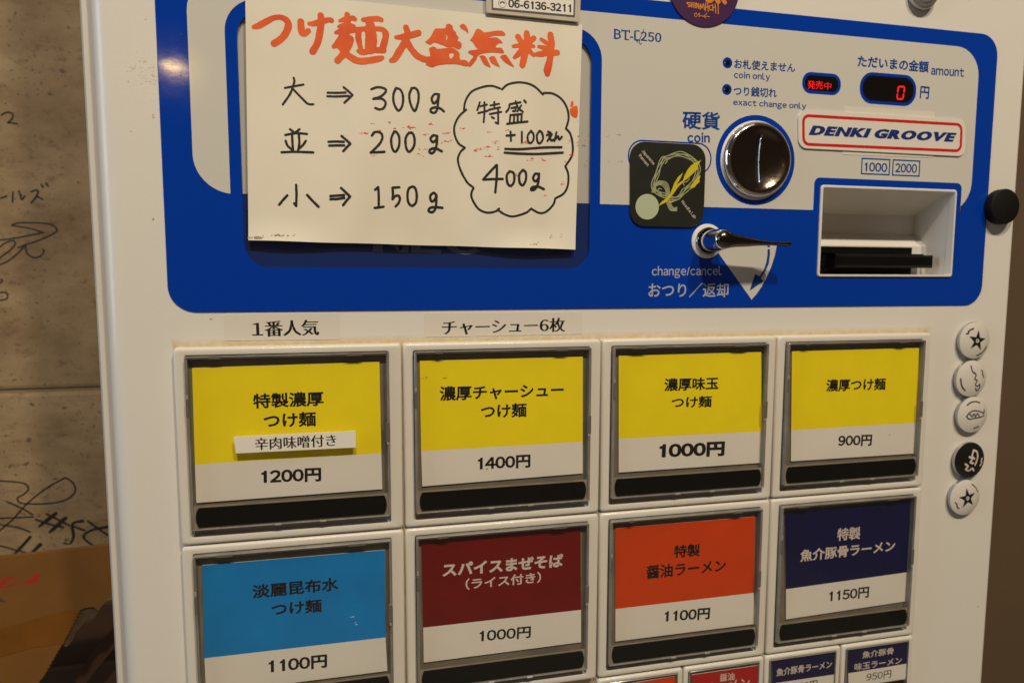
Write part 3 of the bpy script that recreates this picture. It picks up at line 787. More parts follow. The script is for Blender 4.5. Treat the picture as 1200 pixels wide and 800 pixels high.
    hz = (bz1 - bz0) / 2; cz_ = (bz0 + bz1) / 2
    o_ = arc(bx1 - 2.0 * hz, cz_, 2.0 * hz, -28, 28, 8); o2 = [(bx0 + bx1 - a, b_) for a, b_ in o_]
    sh = [(o_[0][0] - .5, cz_ - hz)] + o_ + [(o_[-1][0] - .5, cz_ + hz)]
    sh = sh + [(bx0 + bx1 - a, b_) for a, b_ in reversed(sh)]
    t = MB(); yb_ = .2 if small else -1.85
    t.loft([lift(sh, yb_), lift(sh, yb_ + .8)], cap0=True); t.build('sold_out_bar', M['black'], b)
    return b

K = M['inkprint']; PT = M['pale_text']
B1 = 0.020
data = [
 (0, 0, 'menu button with yellow card at 1200 yen, leftmost of the top row', 'yellow', ((228.4, 543.8), (446.8, 530.5)), ((225, 431), (444.6, 423.8), (448, 572.8), (230.2, 589)),
  [('特製濃厚', (296.8, 478.9), (379.4, 475.4), (296.8, 461.2), .026), ('つけ麺', (309, 501.9), (370.4, 499.2), (309, 484.2), .026)], [('1200円', (306.5, 567), (376.4, 563.6), (306.5, 550.7), .038)], K),
 (1, 0, 'menu button with yellow card at 1400 yen, second of the top row', 'yellow', ((493.5, 528.3), (682.9, 517.3)), ((491.8, 422.7), (682.9, 417.8), (682.9, 554.3), (494.8, 569.6)),
  [('濃厚チャーシュー', (515.2, 470), (660.5, 464.8), (515.2, 452.6), .026), ('つけ麺', (563.3, 490.6), (617, 488.4), (563.3, 473.7), .026)], [('1400円', (560.1, 551.1), (621.5, 547.5), (560.1, 535.5), .036)], K),
 (2, 0, 'menu button with yellow card at 1000 yen, third of the top row', 'yellow', ((725, 513.8), (892.6, 505.1)), ((725, 416.9), (892, 412.3), (893.2, 541.9), (725, 553.4)),
  [('濃厚味玉', (778.2, 458.6), (841.7, 456.3), (778.2, 443.3), .026), ('つけ麺', (786.8, 478.4), (833.7, 477.0), (786.8, 464.6), .026)], [('1000円', (772.5, 537.3), (848.9, 533.9), (772.5, 519.8), .049)], K),
 (3, 0, 'menu button with yellow card at 900 yen, rightmost of the top row', 'yellow', ((927.2, 503.8), (1074.4, 495)), ((928.1, 411.6), (1077.2, 407.5), (1073.8, 530.9), (926.9, 540.3)),
  [('濃厚つけ麺', (967.8, 459.1), (1037.5, 456.9), (967.8, 444.4), .026)], [('900円', (981.9, 523.1), (1021.3, 521.9), (981.9, 510), .032)], K),
 (0, 1, 'menu button with light blue card at 1100 yen', 'sky', ((239.5, 770.8), (451.8, 746.3)), ((237, 662), (450.8, 644), (454, 785.5), (241.5, 812.5)),
  [('淡麗昆布水', (295.8, 701.5), (397, 691.5), (295.8, 685), .026), ('つけ麺', (318, 721.8), (377, 716.6), (318, 706), .026)], [('1100円', (315, 788.8), (383.3, 781.5), (315, 773), .034)], K),
 (1, 1, 'menu button with dark red card at 1000 yen', 'maroon', ((496, 734.9), (680.9, 714)), ((493.8, 633.6), (680.1, 617.7), (680.9, 751.9), (496.6, 775.9)),
  [('スパイスまぜそば', (518.3, 675.7), (660, 663.6), (518.3, 659.6), .039), ('（ライス付き）', (545.5, 691), (634, 682.3), (545.5, 677.6), .022)], [], PT),
 (2, 1, 'menu button with orange card at 1100 yen', 'orange', ((721.2, 713.1), (883.7, 694.1)), ((721.2, 618.5), (884.8, 604.8), (884.3, 730.7), (721.2, 751.1)),
  [('特製', (789.4, 653.7), (820.2, 651.5), (789.4, 638.6), .026), ('醤油ラーメン', (757.2, 678.2), (850.4, 669.4), (757.2, 662.5), .026)], [('1100円', (778.4, 729), (831.5, 725.0), (778.4, 715.3), .034)], K),
 (3, 1, 'menu button with large navy card at 1150 yen', 'navy', ((921.1, 689.9), (1064.9, 669.8)), ((919.7, 601), (1066.4, 585.8), (1064, 703.7), (921.1, 725.3)),
  [('特製', (980.7, 633.8), (1008, 631.4), (980.7, 618.9), .026), ('魚介豚骨ラーメン', (937.5, 658.3), (1048.8, 645.8), (937.5, 643.9), .026)], [('1150円', (971.5, 705.2), (1018, 699.6), (971.5, 692.2), .028)], PT),
]
for (c, r, lab, cm, sp, cq, tx, pr, tm) in data:
    if (c, r) == (1, 1): pr = [('1000円', (561.8, 752.2), (621.8, 746.8), (561.8, 738.4), .026)]
    button(c * W_, -r * H_, W_, H_, lab, M[cm], sp, cq, tx, pr, tm, tilt=random.uniform(-1, 1))
small = [
 (2.0, 'small menu button with orange card under the orange 1100 yen button', 'orange', ((722, 830), (792, 818)), ((722.5, 803), (791.3, 791.5), (792, 836), (722, 850)), [], [], K),
 (2.5, 'small menu button with bright red card, second in the lowest row', 'red', ((812, 822), (890, 808)), ((810.5, 790.2), (890.6, 778.8), (890.5, 824), (811, 838)),
  [('醤油', (843.3, 798.2), (860.5, 796.2), (843.3, 789.2), .014), ('ラーメン', (826, 812.5), (878.5, 805), (826, 800.6), .012)], [], PT),
 (3.0, 'small menu button with navy card at 850 yen', 'navy', ((905, 800.3), (978.3, 789.5)), ((904.7, 774.2), (978.3, 763.7), (978.5, 806), (905.3, 818)),
  [('魚介豚骨ラーメン', (909.7, 792.3), (975, 782), (909.7, 783), .020)], [('850円', (928.8, 810.5), (957.8, 805.5), (928.8, 801.0), .008)], PT),
 (3.5, 'small menu button with navy card at 950 yen', 'navy', ((994, 788.3), (1064.2, 776.7)), ((993.7, 761.3), (1064.5, 751.7), (1064.2, 794.5), (994.5, 805.5)),
  [('魚介豚骨', (1010.3, 771.2), (1047.2, 765.8), (1010.3, 763), .018), ('味玉ラーメン', (1001.2, 785.5), (1056.7, 777.0), (1001.2, 777), .018)], [('950円', (1015.3, 797.7), (1044.2, 793.3), (1015.3, 788.7), .004)], PT),
]
for (c, lab, cm, sp, cq, tx, pr, tm) in small:
    button(c * W_, -2 * H_, W_ / 2, 34.0, lab, M[cm], sp, cq, tx, pr, tm, small=True)

specks('dust_speck', [(413.5, 722.5, 1.2, .6, 4), (417, 729, .5, 1.2, 2), (437, 729.5, .4, .4, 1)], -2.05, mach, mat('pale_dust', (.6, .6, .56), .5))
specks('smudge', [(499, 443, 3, 1.0, 5), (519, 442, 2.5, .6, 4), (745, 626, 8, 2, 4), (781, 624, 2, .6, 2), (1042, 509, 1, .4, 2), (570, 549, 1, .6, 2)], .55, mach, mat('brown_smudge', (.33, .22, .03), .6))
specks('grease_and_glint', [(166, 80, 9, 9, 26), (182, 92, 4, 7, 18), (156, 80, 1.2, 1.5, 4)], YD - .12, mach, mat('grease_glint_pale', (.80, .74, .58), .2, coat=.5))  # greasy spots, with the lamp's sparkle on them painted as pale colour
specks('grease_and_glint', [(212, 46, 2, 5, 5), (192, 55, 4, 3, 3), (208, 98, 8, 10, 7)], YP - .14, pl, mat('faint_smear', (.05, .10, .24), .25))
specks('grime_spot', [(150, 95, .5, .5, 1), (180, 257, .4, .6, 2), (247, 374, .3, .3, 1), (1140, 705, 6, 3, 3), (903, 215.5, .2, .2, 1), (903.5, 232.5, .3, .3, 2), (170, 23, .5, .5, 1), (154, 154, .3, .3, 1)], YD - .13, mach, mat('grime', (.20, .13, .07), .6))

# ------------------------------------------------------------------ papers and stickers
def slab(name, corners, Yf, th, r, mats, px_=True, n=6, bev=.1):
    """thin rounded sheet from its four corners TL, TR, BR, BL"""
    P4 = [Vector(px(*p, Yf)) if px_ else Vector(p) for p in corners]
    TL, TR, BR, BL = P4
    def ring(ins, Y):
        out = []
        cs = [BL, BR, TR, TL]
        for i in range(4):
            p = cs[i]; a = (cs[i - 1] - p).normalized(); b = (cs[(i + 1) % 4] - p).normalized()
            s, e = p + a * r, p + b * r
            for k in range(n + 1):
                u = k / n
                q = s * (1 - u) ** 2 + p * 2 * u * (1 - u) * 0.5 * 2 + e * u * u if r else p
                if r:
                    # quarter circle instead of a parabola
                    an = u * math.pi / 2
                    q = p + a * r * (1 - math.sin(an)) + b * r * (1 - math.cos(an))
                c = (TL + TR + BR + BL) / 4
                q = q + (c - q).normalized() * ins
                out.append((q.x, Y, q.y))
                if not r: break
        return out
    t = MB(); t.loft([ring(bev, Yf), ring(0, Yf + bev * .6), ring(0, Yf + th)], cap0=True, cap1=True)
    return t.build(name, mats)

# handwritten notice: gently cockled sheet
TLn, TRn, BRn, BLn = [px(*p, 2.2) for p in ((287.3, -12), (682.5, 29), (674, 292.3), (291.3, 281.6))]
t = MB(); nx, nz = 70, 60; V = []
def cock(u, v):
    """toward the viewer; only the free lower edge and margins lift"""
    e = max(0, (v - .895) / .105)
    return .9 * e * e * (.6 + .5 * math.sin(u * 17) + .5 * math.sin(u * 7.3 + 1)) * (0.35 + .65 * abs(math.sin(u * 5.1 + .6)))
for j in range(nz + 1):
    for i in range(nx + 1):
        u, v = i / nx, j / nz
        xx = (TLn[0] * (1 - u) + TRn[0] * u) * (1 - v) + (BLn[0] * (1 - u) + BRn[0] * u) * v
        zz = (TLn[1] * (1 - u) + TRn[1] * u) * (1 - v) + (BLn[1] * (1 - u) + BRn[1] * u) * v
        zz += .25 * math.sin(u * 23) * max(0, v - .97) * 30 * .3
        V.append((xx, 2.2 - cock(u, v), zz))
t.add(V, [(j * (nx + 1) + i, (j + 1) * (nx + 1) + i, (j + 1) * (nx + 1) + i + 1, j * (nx + 1) + i + 1) for j in range(nz) for i in range(nx)])
per = [i for i in range(nx + 1)] + [(j + 1) * (nx + 1) - 1 for j in range(1, nz + 1)] + [nz * (nx + 1) + i for i in range(nx - 1, -1, -1)] + [j * (nx + 1) for j in range(nz - 1, 0, -1)]
t.loft([[V[i] for i in per], [(V[i][0], V[i][1] + .45, V[i][2]) for i in per]])
note = t.build('handwritten_notice', M['paper'], smooth=True, angle=50)
tag(note, 'cream sheet handwritten in orange and black marker with portion sizes and a cloud', 'notice')
def crease_mat():
    k = M['paper']; nt = k.node_tree; p = nt.nodes['Principled BSDF']; bp = [n for n in nt.nodes if n.type == 'BUMP'][0]
    tc = N(nt, 'ShaderNodeTexCoord'); mp = N(nt, 'ShaderNodeMapping'); mp.inputs['Scale'].default_value = (1.0, 1.0, 0.3); nt.links.new(tc.outputs['Object'], mp.inputs['Vector'])
    n1 = N(nt, 'ShaderNodeTexNoise', Scale=24.0, Detail=1.5); nt.links.new(mp.outputs['Vector'], n1.inputs['Vector'])
    b = N(nt, 'ShaderNodeBump'); b.inputs['Strength'].default_value = .6; b.inputs['Distance'].default_value = .010
    nt.links.new(n1.outputs['Fac'], b.inputs['Height']); nt.links.new(bp.outputs['Normal'], b.inputs['Normal']); nt.links.new(b.outputs['Normal'], p.inputs['Normal'])
crease_mat()
YN = 2.2 - .05
# orange brush heading, stroke by stroke and blot by blot
h1 = [{'w': [5.5, 7.5, 7.5, 6.5, 6.5, 8, 8.5, 8.5, 8], 'p': [(75, 220), (130, 205), (220, 155), (310, 112), (400, 108), (465, 150), (478, 215), (440, 305), (380, 370), (312, 412)]},
      {'w': [8, 8.5, 8, 6.5], 'p': [(625, 158), (628, 220), (640, 285), (672, 300), (712, 265)]},
      {'w': [4.5, 6.5, 7, 6, 6], 'p': [(722, 180), (780, 180), (860, 155), (960, 135), (985, 143)]},
      {'w': [7.5, 8.2, 8.2, 8.2, 8], 'p': [(858, 85), (865, 160), (850, 270), (822, 400), (765, 505)]}]
h2 = [{'w': [6.5, 8, 9, 9], 'p': [(268, 75), (272, 170), (258, 260), (240, 320)]}, {'w': [3.5, 6, 6, 5], 'p': [(180, 148), (240, 130), (330, 115), (360, 128)]}, {'w': [4, 7, 7, 5], 'p': [(170, 215), (230, 205), (300, 205), (345, 210)]},
      {'w': [4, 8, 8, 7], 'p': [(135, 285), (210, 268), (300, 255), (370, 250)]}, {'w': [8, 8, 8, 5], 'p': [(225, 300), (185, 370), (150, 420), (112, 448)]}, {'w': [8, 8, 8], 'p': [(200, 350), (240, 400), (230, 440)]},
      {'w': [6, 8, 8, 8, 7.5], 'p': [(300, 345), (310, 370), (280, 450), (220, 540), (155, 612)]}, {'w': [7, 8, 8, 7.8, 7.5, 7.0, 5], 'p': [(175, 430), (240, 515), (330, 585), (420, 618), (540, 608), (640, 590), (680, 578)]},
      {'w': [5, 6, 6, 5.5], 'p': [(455, 133), (540, 125), (630, 122), (668, 135)]}, {'w': [7, 10, 13], 'p': [(510, 150), (540, 190), (530, 250)]}, {'w': [7, 7.5, 6, 5], 'p': [(405, 255), (400, 340), (420, 440), (440, 505)]},
      {'w': [6, 5.5, 5.5, 6, 7.5, 8, 8, 7], 'p': [(385, 250), (480, 240), (600, 240), (680, 248), (720, 300), (712, 370), (690, 450), (690, 490)]}, {'w': [4, 6.5, 6.5, 7, 7], 'p': [(395, 498), (450, 515), (560, 490), (640, 490), (695, 490)]},
      {'w': [13, 14, 14, 13], 'p': [(535, 250), (548, 320), (548, 400), (540, 470)]},
      {'w': [7, 8, 8.2, 8, 7.5, 5.5], 'p': [(958, 225), (975, 300), (935, 410), (870, 520), (825, 590), (785, 612)]}, {'w': [4, 7, 7.5, 7, 7], 'p': [(840, 340), (920, 335), (1010, 315), (1105, 288)]},
      {'w': [8, 7.5, 7.5, 7, 7], 'p': [(965, 390), (1020, 475), (1090, 555), (1180, 598), (1240, 600)]}]
head = MB()
for og, items, l0 in (((290, 10), h1, 0), ((380, 10), h2, 4)):
    for i, it in enumerate(items):
        P = []
        for k, p in enumerate(it['p']):
            a = px(og[0] + p[0] / 10, og[1] + p[1] / 10, YN); e = px(og[0] + p[0] / 10 + 1, og[1] + p[1] / 10, YN)
            P.append((a[0], a[1], it['w'][min(k, len(it['w']) - 1)] * .5 * abs(e[0] - a[0])))
        ribbon(head, P, YN, (l0 + i) * .6, .10)
o3 = (480, 15)
def blot(pts, holes, og, lay):
    def dense(r):
        q = smoothpts(list(r) + [r[0]], 4)[:-1]; return q
    head.poly(pxl(dense(pts), og, 10, YN)[::-1], [pxl(dense(h_), og, 10, YN) for h_ in holes], YN - lay * .004)
blot([(180, 345), (240, 290), (285, 208), (310, 188), (415, 182), (427, 145), (462, 132), (500, 155), (512, 200), (545, 235), (548, 258), (575, 292), (560, 332), (590, 342), (611, 380), (600, 415), (575, 430), (535, 415), (510, 404), (440, 405), (400, 385), (370, 376), (290, 350), (240, 377)], [[(418, 245), (438, 265), (442, 300), (425, 325), (432, 285)]], o3, 14)
blot([(228, 420), (268, 398), (300, 405), (330, 425), (440, 415), (500, 412), (550, 440), (585, 480), (592, 550), (650, 555), (692, 590), (690, 620), (650, 628), (560, 605), (420, 605), (320, 620), (270, 640), (215, 625), (192, 598), (250, 548), (240, 490)], [[(462, 485), (490, 472), (518, 485), (505, 522), (480, 540), (466, 520)]], o3, 15)
blot([(585, 155), (615, 132), (650, 145), (680, 190), (688, 242), (655, 215), (610, 190)], [], o3, 14)
blot([(708, 325), (745, 270), (775, 205), (800, 190), (840, 205), (880, 232), (1000, 215), (1085, 215), (1120, 268), (1000, 270), (920, 294), (1000, 290), (1050, 310), (1090, 357), (1040, 362), (1008, 408), (1070, 412), (1100, 450), (1095, 477), (960, 467), (820, 492), (775, 560), (715, 632), (688, 618), (705, 570), (748, 512), (715, 490), (685, 468), (705, 445), (795, 430), (770, 395), (742, 350)], [], o3, 14)
blot([(818, 508), (870, 503), (910, 550), (948, 637), (925, 636), (868, 600)], [], o3, 16)
blot([(930, 530), (955, 513), (995, 515), (1020, 560), (1057, 637), (1030, 630), (960, 590)], [], o3, 16)
blot([(1060, 517), (1085, 497), (1130, 497), (1165, 545), (1222, 632), (1195, 628), (1110, 577)], [], o3, 16)
for i, it in enumerate([{'w': [7, 8, 8, 8, 7.5], 'p': [(572, 242), (576, 330), (560, 440), (540, 540), (522, 615)]}, {'w': [4, 5.5, 5.5, 4], 'p': [(415, 395), (500, 385), (590, 385), (655, 395)]}, {'w': [6.5, 6.5], 'p': [(470, 285), (520, 360)]}, {'w': [6.5, 7], 'p': [(655, 300), (590, 350)]},
          {'w': [7, 6.5, 4.5], 'p': [(540, 400), (480, 480), (430, 525)]}, {'w': [7, 6, 3], 'p': [(570, 410), (615, 460), (655, 505)]}, {'w': [4, 5, 4], 'p': [(742, 312), (790, 345), (820, 368)]}, {'w': [4, 5, 5], 'p': [(715, 398), (770, 410), (820, 420)]},
          {'w': [4, 6.5, 6.5, 6.5, 6], 'p': [(665, 490), (740, 485), (820, 470), (930, 470)]}, {'w': [7, 8, 8, 8, 9, 7], 'p': [(850, 260), (862, 350), (855, 450), (840, 570), (815, 670), (815, 715)]}]):
    P = []
    for k, p in enumerate(it['p']):
        a = px(560 + p[0] / 10, 15 + p[1] / 10, YN); e = px(561 + p[0] / 10, 15 + p[1] / 10, YN)
        P.append((a[0], a[1], it['w'][min(k, len(it['w']) - 1)] * .5 * abs(e[0] - a[0])))
    ribbon(head, P, YN, i * .6, .10)
head.build('orange_heading', M['orange_ink'], note)
ar = lambda x, y: [(x, y)]
strokes('portion_writing', [[(342, 115), (350, 150), (335, 210), (295, 310), (215, 425)], [(240, 232), (320, 217), (455, 193)], [(328, 240), (420, 335), (500, 415)], [(500, 415), (535, 425), (572, 423)], [(740, 288), (850, 290), (950, 286)], [(735, 330), (850, 332), (985, 326)], [(928, 225), (980, 268), (1030, 315)], [(1030, 315), (985, 360), (935, 405)]], (310, 80), 10, 2.7, YN, M['ink'], note)
strokes('portion_writing', [[(200, 78), (235, 105)], [(272, 78), (240, 105)], [(163, 122), (245, 108), (330, 114)], [(215, 115), (218, 180), (222, 235)], [(268, 118), (272, 180), (265, 232)], [(165, 168), (180, 205), (215, 237)], [(322, 168), (300, 200), (262, 235)], [(133, 257), (240, 253), (380, 258)],
    [(500, 175), (560, 173), (620, 175)], [(505, 205), (560, 203), (622, 203)], [(602, 130), (635, 158), (670, 190)], [(670, 190), (645, 215), (615, 248)], [(178, 593), (148, 625), (115, 665)], [(247, 512), (250, 590), (247, 675)], [(247, 675), (232, 655)], [(333, 590), (375, 635), (422, 682)],
    [(515, 598), (570, 594), (622, 590)], [(515, 622), (570, 620), (622, 612)], [(598, 535), (630, 565), (668, 602)], [(668, 602), (640, 635), (615, 668)]], (310, 140), 6.667, 2.9, YN, M['ink'], note)
strokes('portion_writing', [[(110, 180), (165, 163), (225, 175), (232, 202), (190, 242), (128, 262)], [(128, 262), (200, 262), (232, 295), (215, 340), (180, 352), (145, 340)], [(320, 170), (299, 225), (303, 300), (340, 362), (374, 320), (380, 240), (358, 185), (322, 170)], [(455, 170), (434, 230), (445, 305), (480, 365), (509, 290), (512, 215), (488, 172), (452, 172)],
    [(685, 225), (650, 222), (625, 260), (642, 300), (672, 275), (685, 225)], [(687, 225), (678, 300), (672, 350), (650, 380), (618, 372), (622, 345), (660, 335), (700, 345), (728, 368)], [(115, 575), (140, 545), (188, 550), (205, 590), (180, 645), (112, 715)], [(105, 718), (165, 716), (222, 712)],
    [(305, 540), (280, 600), (288, 680), (315, 712), (345, 665), (348, 590), (325, 545), (305, 542)], [(430, 550), (402, 600), (408, 680), (435, 712), (473, 665), (478, 600), (460, 553), (430, 552)], [(670, 580), (640, 572), (615, 600), (635, 630), (662, 610), (672, 580)], [(672, 578), (668, 640), (655, 695), (628, 725), (605, 712), (618, 690), (660, 683), (710, 708)]], (420, 80), 7.273, 2.9, YN, M['ink'], note)
strokes('portion_writing', [[(195, 425), (232, 392)], [(232, 392), (238, 500), (238, 625)], [(190, 637), (240, 632), (295, 622)], [(480, 395), (440, 398), (400, 400)], [(400, 400), (405, 470), (400, 535)], [(400, 535), (430, 500), (470, 493), (486, 530), (470, 580), (437, 618)], [(635, 385), (592, 410), (575, 480), (585, 570), (625, 612), (672, 575), (684, 490), (668, 410), (637, 385)],
    [(915, 490), (885, 460), (845, 490), (845, 540), (868, 562), (900, 530), (916, 488)], [(916, 490), (912, 570), (905, 640), (870, 685), (825, 675), (835, 640), (890, 627), (985, 635)]], (420, 180), 10, 3.0, YN, M['ink'], note)
strokes('cloud_writing', [[(282, 200), (262, 262)], [(285, 232), (338, 218)], [(270, 285), (345, 266)], [(318, 200), (318, 280), (312, 355)], [(365, 225), (432, 212)], [(395, 198), (395, 250)], [(355, 258), (440, 240)], [(360, 292), (450, 275)], [(425, 255), (425, 365)], [(425, 367), (405, 358)], [(375, 315), (392, 325)],
    [(515, 215), (600, 200)], [(515, 215), (508, 250), (488, 275)], [(530, 245), (562, 240), (556, 268), (540, 268)], [(562, 192), (580, 240), (618, 275)], [(605, 225), (575, 270)], [(628, 185), (642, 202)], [(520, 300), (515, 360)], [(520, 300), (565, 296), (610, 292)], [(610, 292), (605, 355)], [(550, 300), (548, 355)], [(578, 298), (578, 355)], [(495, 368), (575, 358), (655, 350)],
    [(522, 430), (525, 500)], [(490, 460), (555, 455)], [(610, 430), (610, 515)], [(680, 423), (656, 460), (660, 505), (680, 517), (701, 490), (701, 450), (682, 423)], [(747, 423), (727, 460), (735, 510), (755, 517), (776, 480), (767, 437), (749, 423)], [(815, 428), (832, 436)], [(805, 455), (845, 448), (810, 500)], [(825, 470), (840, 497), (855, 492)], [(880, 435), (865, 500)], [(870, 490), (892, 465), (902, 490), (922, 470)],
    [(480, 563), (600, 565), (780, 552), (920, 550)], [(475, 592), (600, 600), (740, 602), (930, 592)]], (520, 90), 6.667, 2.3, YN, M['ink'], note)
strokes('cloud_writing', [[(380, 145), (330, 198), (285, 248)], [(285, 250), (355, 246), (425, 245)], [(383, 145), (382, 230), (372, 342)], [(475, 190), (455, 220), (460, 275), (485, 295), (508, 260), (505, 205), (478, 190)], [(570, 180), (545, 215), (548, 270), (570, 290), (592, 252), (592, 200), (572, 180)],
    [(685, 210), (660, 208), (645, 240), (662, 262), (682, 240), (688, 207)], [(688, 210), (682, 270), (662, 315), (632, 325), (638, 305), (680, 300), (722, 318)]], (520, 170), 6.156, 2.9, YN, M['ink'], note)
strokes('cloud_outline', [[(158, 260), (170, 190), (215, 120), (290, 85), (370, 72), (440, 92)], [(455, 100), (500, 62), (580, 45), (660, 55), (720, 85), (775, 140)], [(780, 128), (850, 132), (920, 175), (965, 250), (975, 330), (955, 405)], [(955, 405), (990, 450), (1008, 540), (1000, 620), (950, 700)], [(175, 258), (120, 310), (85, 380), (85, 450), (115, 520), (165, 555)]], (520, 90), 6.667, 2.5, YN, M['ink'], note)
strokes('cloud_outline', [[(878, 155), (898, 210), (895, 290), (865, 350), (805, 385)], [(805, 385), (790, 430), (740, 480), (690, 490), (635, 462)], [(632, 458), (590, 490), (500, 515), (440, 500), (400, 475)], [(400, 458), (370, 480), (310, 487), (250, 460), (205, 390), (200, 345), (215, 310)], [(212, 305), (170, 270), (125, 190), (102, 110), (118, 55), (150, 22)]], (520, 170), 6.156, 2.5, YN, M['ink'], note)
# red-orange specks wiped onto the sheet and past its edge
sp = [(427, 156, 2.5, .5, 9), (437, 145, 1, .4, 3), (456, 143.5, 1.6, .5, 5), (481, 149.5, 3.2, 1, 22), (505, 145.5, 2.4, .8, 8), (498.5, 158, 1.6, .6, 7), (524, 156, 2.2, .8, 12), (524, 166, 2.2, .8, 9), (445, 153, 1.5, .4, 5), (462, 151, .8, .4, 3), (490, 174, 1.2, .5, 4), (497.5, 175, 1.2, .5, 4), (493, 182, 1.2, 1, 3), (439, 182, 2, .8, 4),
      (544, 150.5, 2, .6, 6), (573, 154.5, 2.6, .4, 5), (594, 153, 1.6, .8, 4), (557.5, 176, 2, 1.2, 10), (563, 174.5, 3, .6, 8), (571, 172, 2, .8, 9), (581, 166, 2, 1, 10), (617, 167, 2.2, .8, 9), (574, 183, 2, .7, 9), (622.5, 186, 1.6, 1.2, 8), (636, 187.5, 1.8, .7, 8), (586, 174, 1.5, .8, 3), (606, 206, 1.4, 1, 5), (658, 215, 1.6, 1, 7), (638, 229, 1.5, .4, 3), (670, 181, 1.5, 2, 12), (662, 190, 1, .8, 4), (667, 166, 1, 1, 4), (677, 160, .6, 8, 7)]
specks('orange_speck', sp, YN - .03, note, M['orange_ink'])
t = MB(); 
for q in ([(985, 255), (1010, 235), (1040, 228), (1048, 270), (1040, 320), (1010, 315), (990, 290)], [(992, 205), (1005, 185), (1015, 215), (1005, 235), (990, 235)]): t.poly(pxl(smoothpts(q + [q[0]], 3)[:-1], (520, 90), 6.667, YN - .02)[::-1], [], YN - .02)
t.build('orange_blot', M['orange_ink'], note)
specks('glue_stain', [(300, 278, 5, .8, 26), (330, 276, 8, .8, 26), (627, 286, 2.5, 1.6, 14), (650, 277, 4, 1, 5)], 2.2 - .95, note, mat('glue_residue', (.42, .33, .20), .6))
specks('ink_spatter', [(713, 160, 1, .5, 3), (725, 158, 1.5, .4, 3), (727, 189, 1.4, .6, 5), (714, 190, 1.2, .8, 3), (685, 165, 1.6, .5, 4), (688, 188, 1.2, .5, 3), (741, 159, .6, .3, 2), (179.5, 135, .5, .4, 3)], YP - .12, pl, mat('faded_orange_ink', (.55, .26, .14), .5))

# phone number plate over the top edge of the notice
ph = slab('phone_number_plate', ((569.5, -40), (682.0, -29.5), (679.3, 26.0), (570.0, 15.0)), 0.9, 1.6, .6, mat('clear_acrylic_frame', (.62, .55, .46), .15, coat=.6, var=.12, vscale=90))
tag(ph, 'small framed plate with a telephone number taped above the handwritten notice', 'sign plate')
Yq = 0.8
t = MB(); t.poly(rr(0, 1, 0, 1, 0, 0) and [px(577, -36, Yq), px(577, 10.2, Yq), px(672.5, 18.8, Yq), px(674, -27, Yq)], [], Yq); t.build('printed_insert', M['white_paper'], ph)
t = MB(); ou = [px(576.2, -37, Yq), px(576.2, 11.4, Yq), px(673.6, 20.3, Yq), px(675, -28, Yq)]; inn = [px(578, -34, Yq), px(578, 9.3, Yq), px(671.8, 18.0, Yq), px(673, -26, Yq)]
t.poly(ou, [inn], Yq - .03); t.build('printed_frame', M['grey_ink'], ph)
t = MB(); text(t, '06-6136-3211', (595.6, 8.9), (669.3, 14.9), (595.6, -0.9), Yq - .05, (.040, .030)); text(t, 'ramen.com', (634, -2.3), (669, 0.9), (634, -8), Yq - .05, 0)
p = px(588.7, 4.3, Yq); t.poly(circ(p[0], p[1], 1.75, 24), [circ(p[0], p[1], 1.6, 24)], Yq - .05)
t.build('lettering', M['inkprint'], ph)
strokes('telephone_symbol', [[(225, 35), (232, 26), (245, 22), (258, 25), (266, 34)]], (560, 0), 8.571, 1.3, Yq - .05, M['inkprint'], ph)

# taped captions
for (nm, cs, tx, lab) in (('caption_tape', ((262, 368), (396, 366.5), (396.5, 397.5), (262, 399.2)), ('1番人気', (295.8, 394.9), (374.2, 392.6), (295.8, 376.2)), 'cream caption tape above the leftmost yellow menu button'),
                      ('caption_tape', ((497, 367.0), (681.5, 365.3), (682, 391.3), (497, 395.0)), ('チャーシュー6枚', (518, 392.6), (662.6, 388.6), (518, 375.4)), 'cream caption tape above the second yellow menu button')):
    o = slab(nm, cs, YD - .16, .14, .3, M['tape'], bev=.04)
    tag(o, lab, 'caption tape', 'caption tapes above the top row of buttons')
    t = MB(); text(t, tx[0], tx[1], tx[2], tx[3], YD - .19, (.034, -.004)); t.build('lettering', M['inkprint'], o)
# pasted strip
st = slab('pasted_strip', ((273.9, 511.7), (416.6, 504.7), (417.2, 524.0), (276.5, 531.0)), -2.5, .45, .2, M['white_paper'], bev=.03)
tag(st, 'narrow white paper strip pasted across the leftmost yellow card', 'paper strip')
t = MB(); text(t, '辛肉味噌付き', (298.9, 527.3), (394.3, 522.3), (298.9, 513.0), -2.54, (.022, -.004)); t.build('lettering', M['inkprint'], st)

# black sticker
bs = slab('black_noodle_sticker', ((738.6, 165.3), (827.6, 170), (824.4, 266.4), (738.4, 265.0)), 2.6, .7, 7.0, M['sticker_black'], n=8)
tag(bs, 'black rounded square sticker with a knotted noodle ring and yellow leaf', 'sticker')
Ys = 2.5; og = (730, 155); s_ = 6.667
t = MB()
ringc = [(300, 235), (315, 205), (350, 195), (400, 178), (450, 170), (500, 182), (545, 210), (575, 250), (588, 300), (575, 350), (545, 395), (500, 440), (470, 470), (440, 510), (400, 520), (350, 500), (300, 490), (255, 465), (238, 425), (245, 380), (262, 330), (280, 280), (300, 235)]
items = []
cen = (418, 345)
for d in (-16, -6, 4, 14):
    q = []
    for k, (a, b) in enumerate(ringc):
        l = math.hypot(a - cen[0], b - cen[1]); f = 1 + (d + 5 * math.sin(k * 1.7 + d)) / l
        q.append((cen[0] + (a - cen[0]) * f, cen[1] + (b - cen[1]) * f))
    items.append(q)
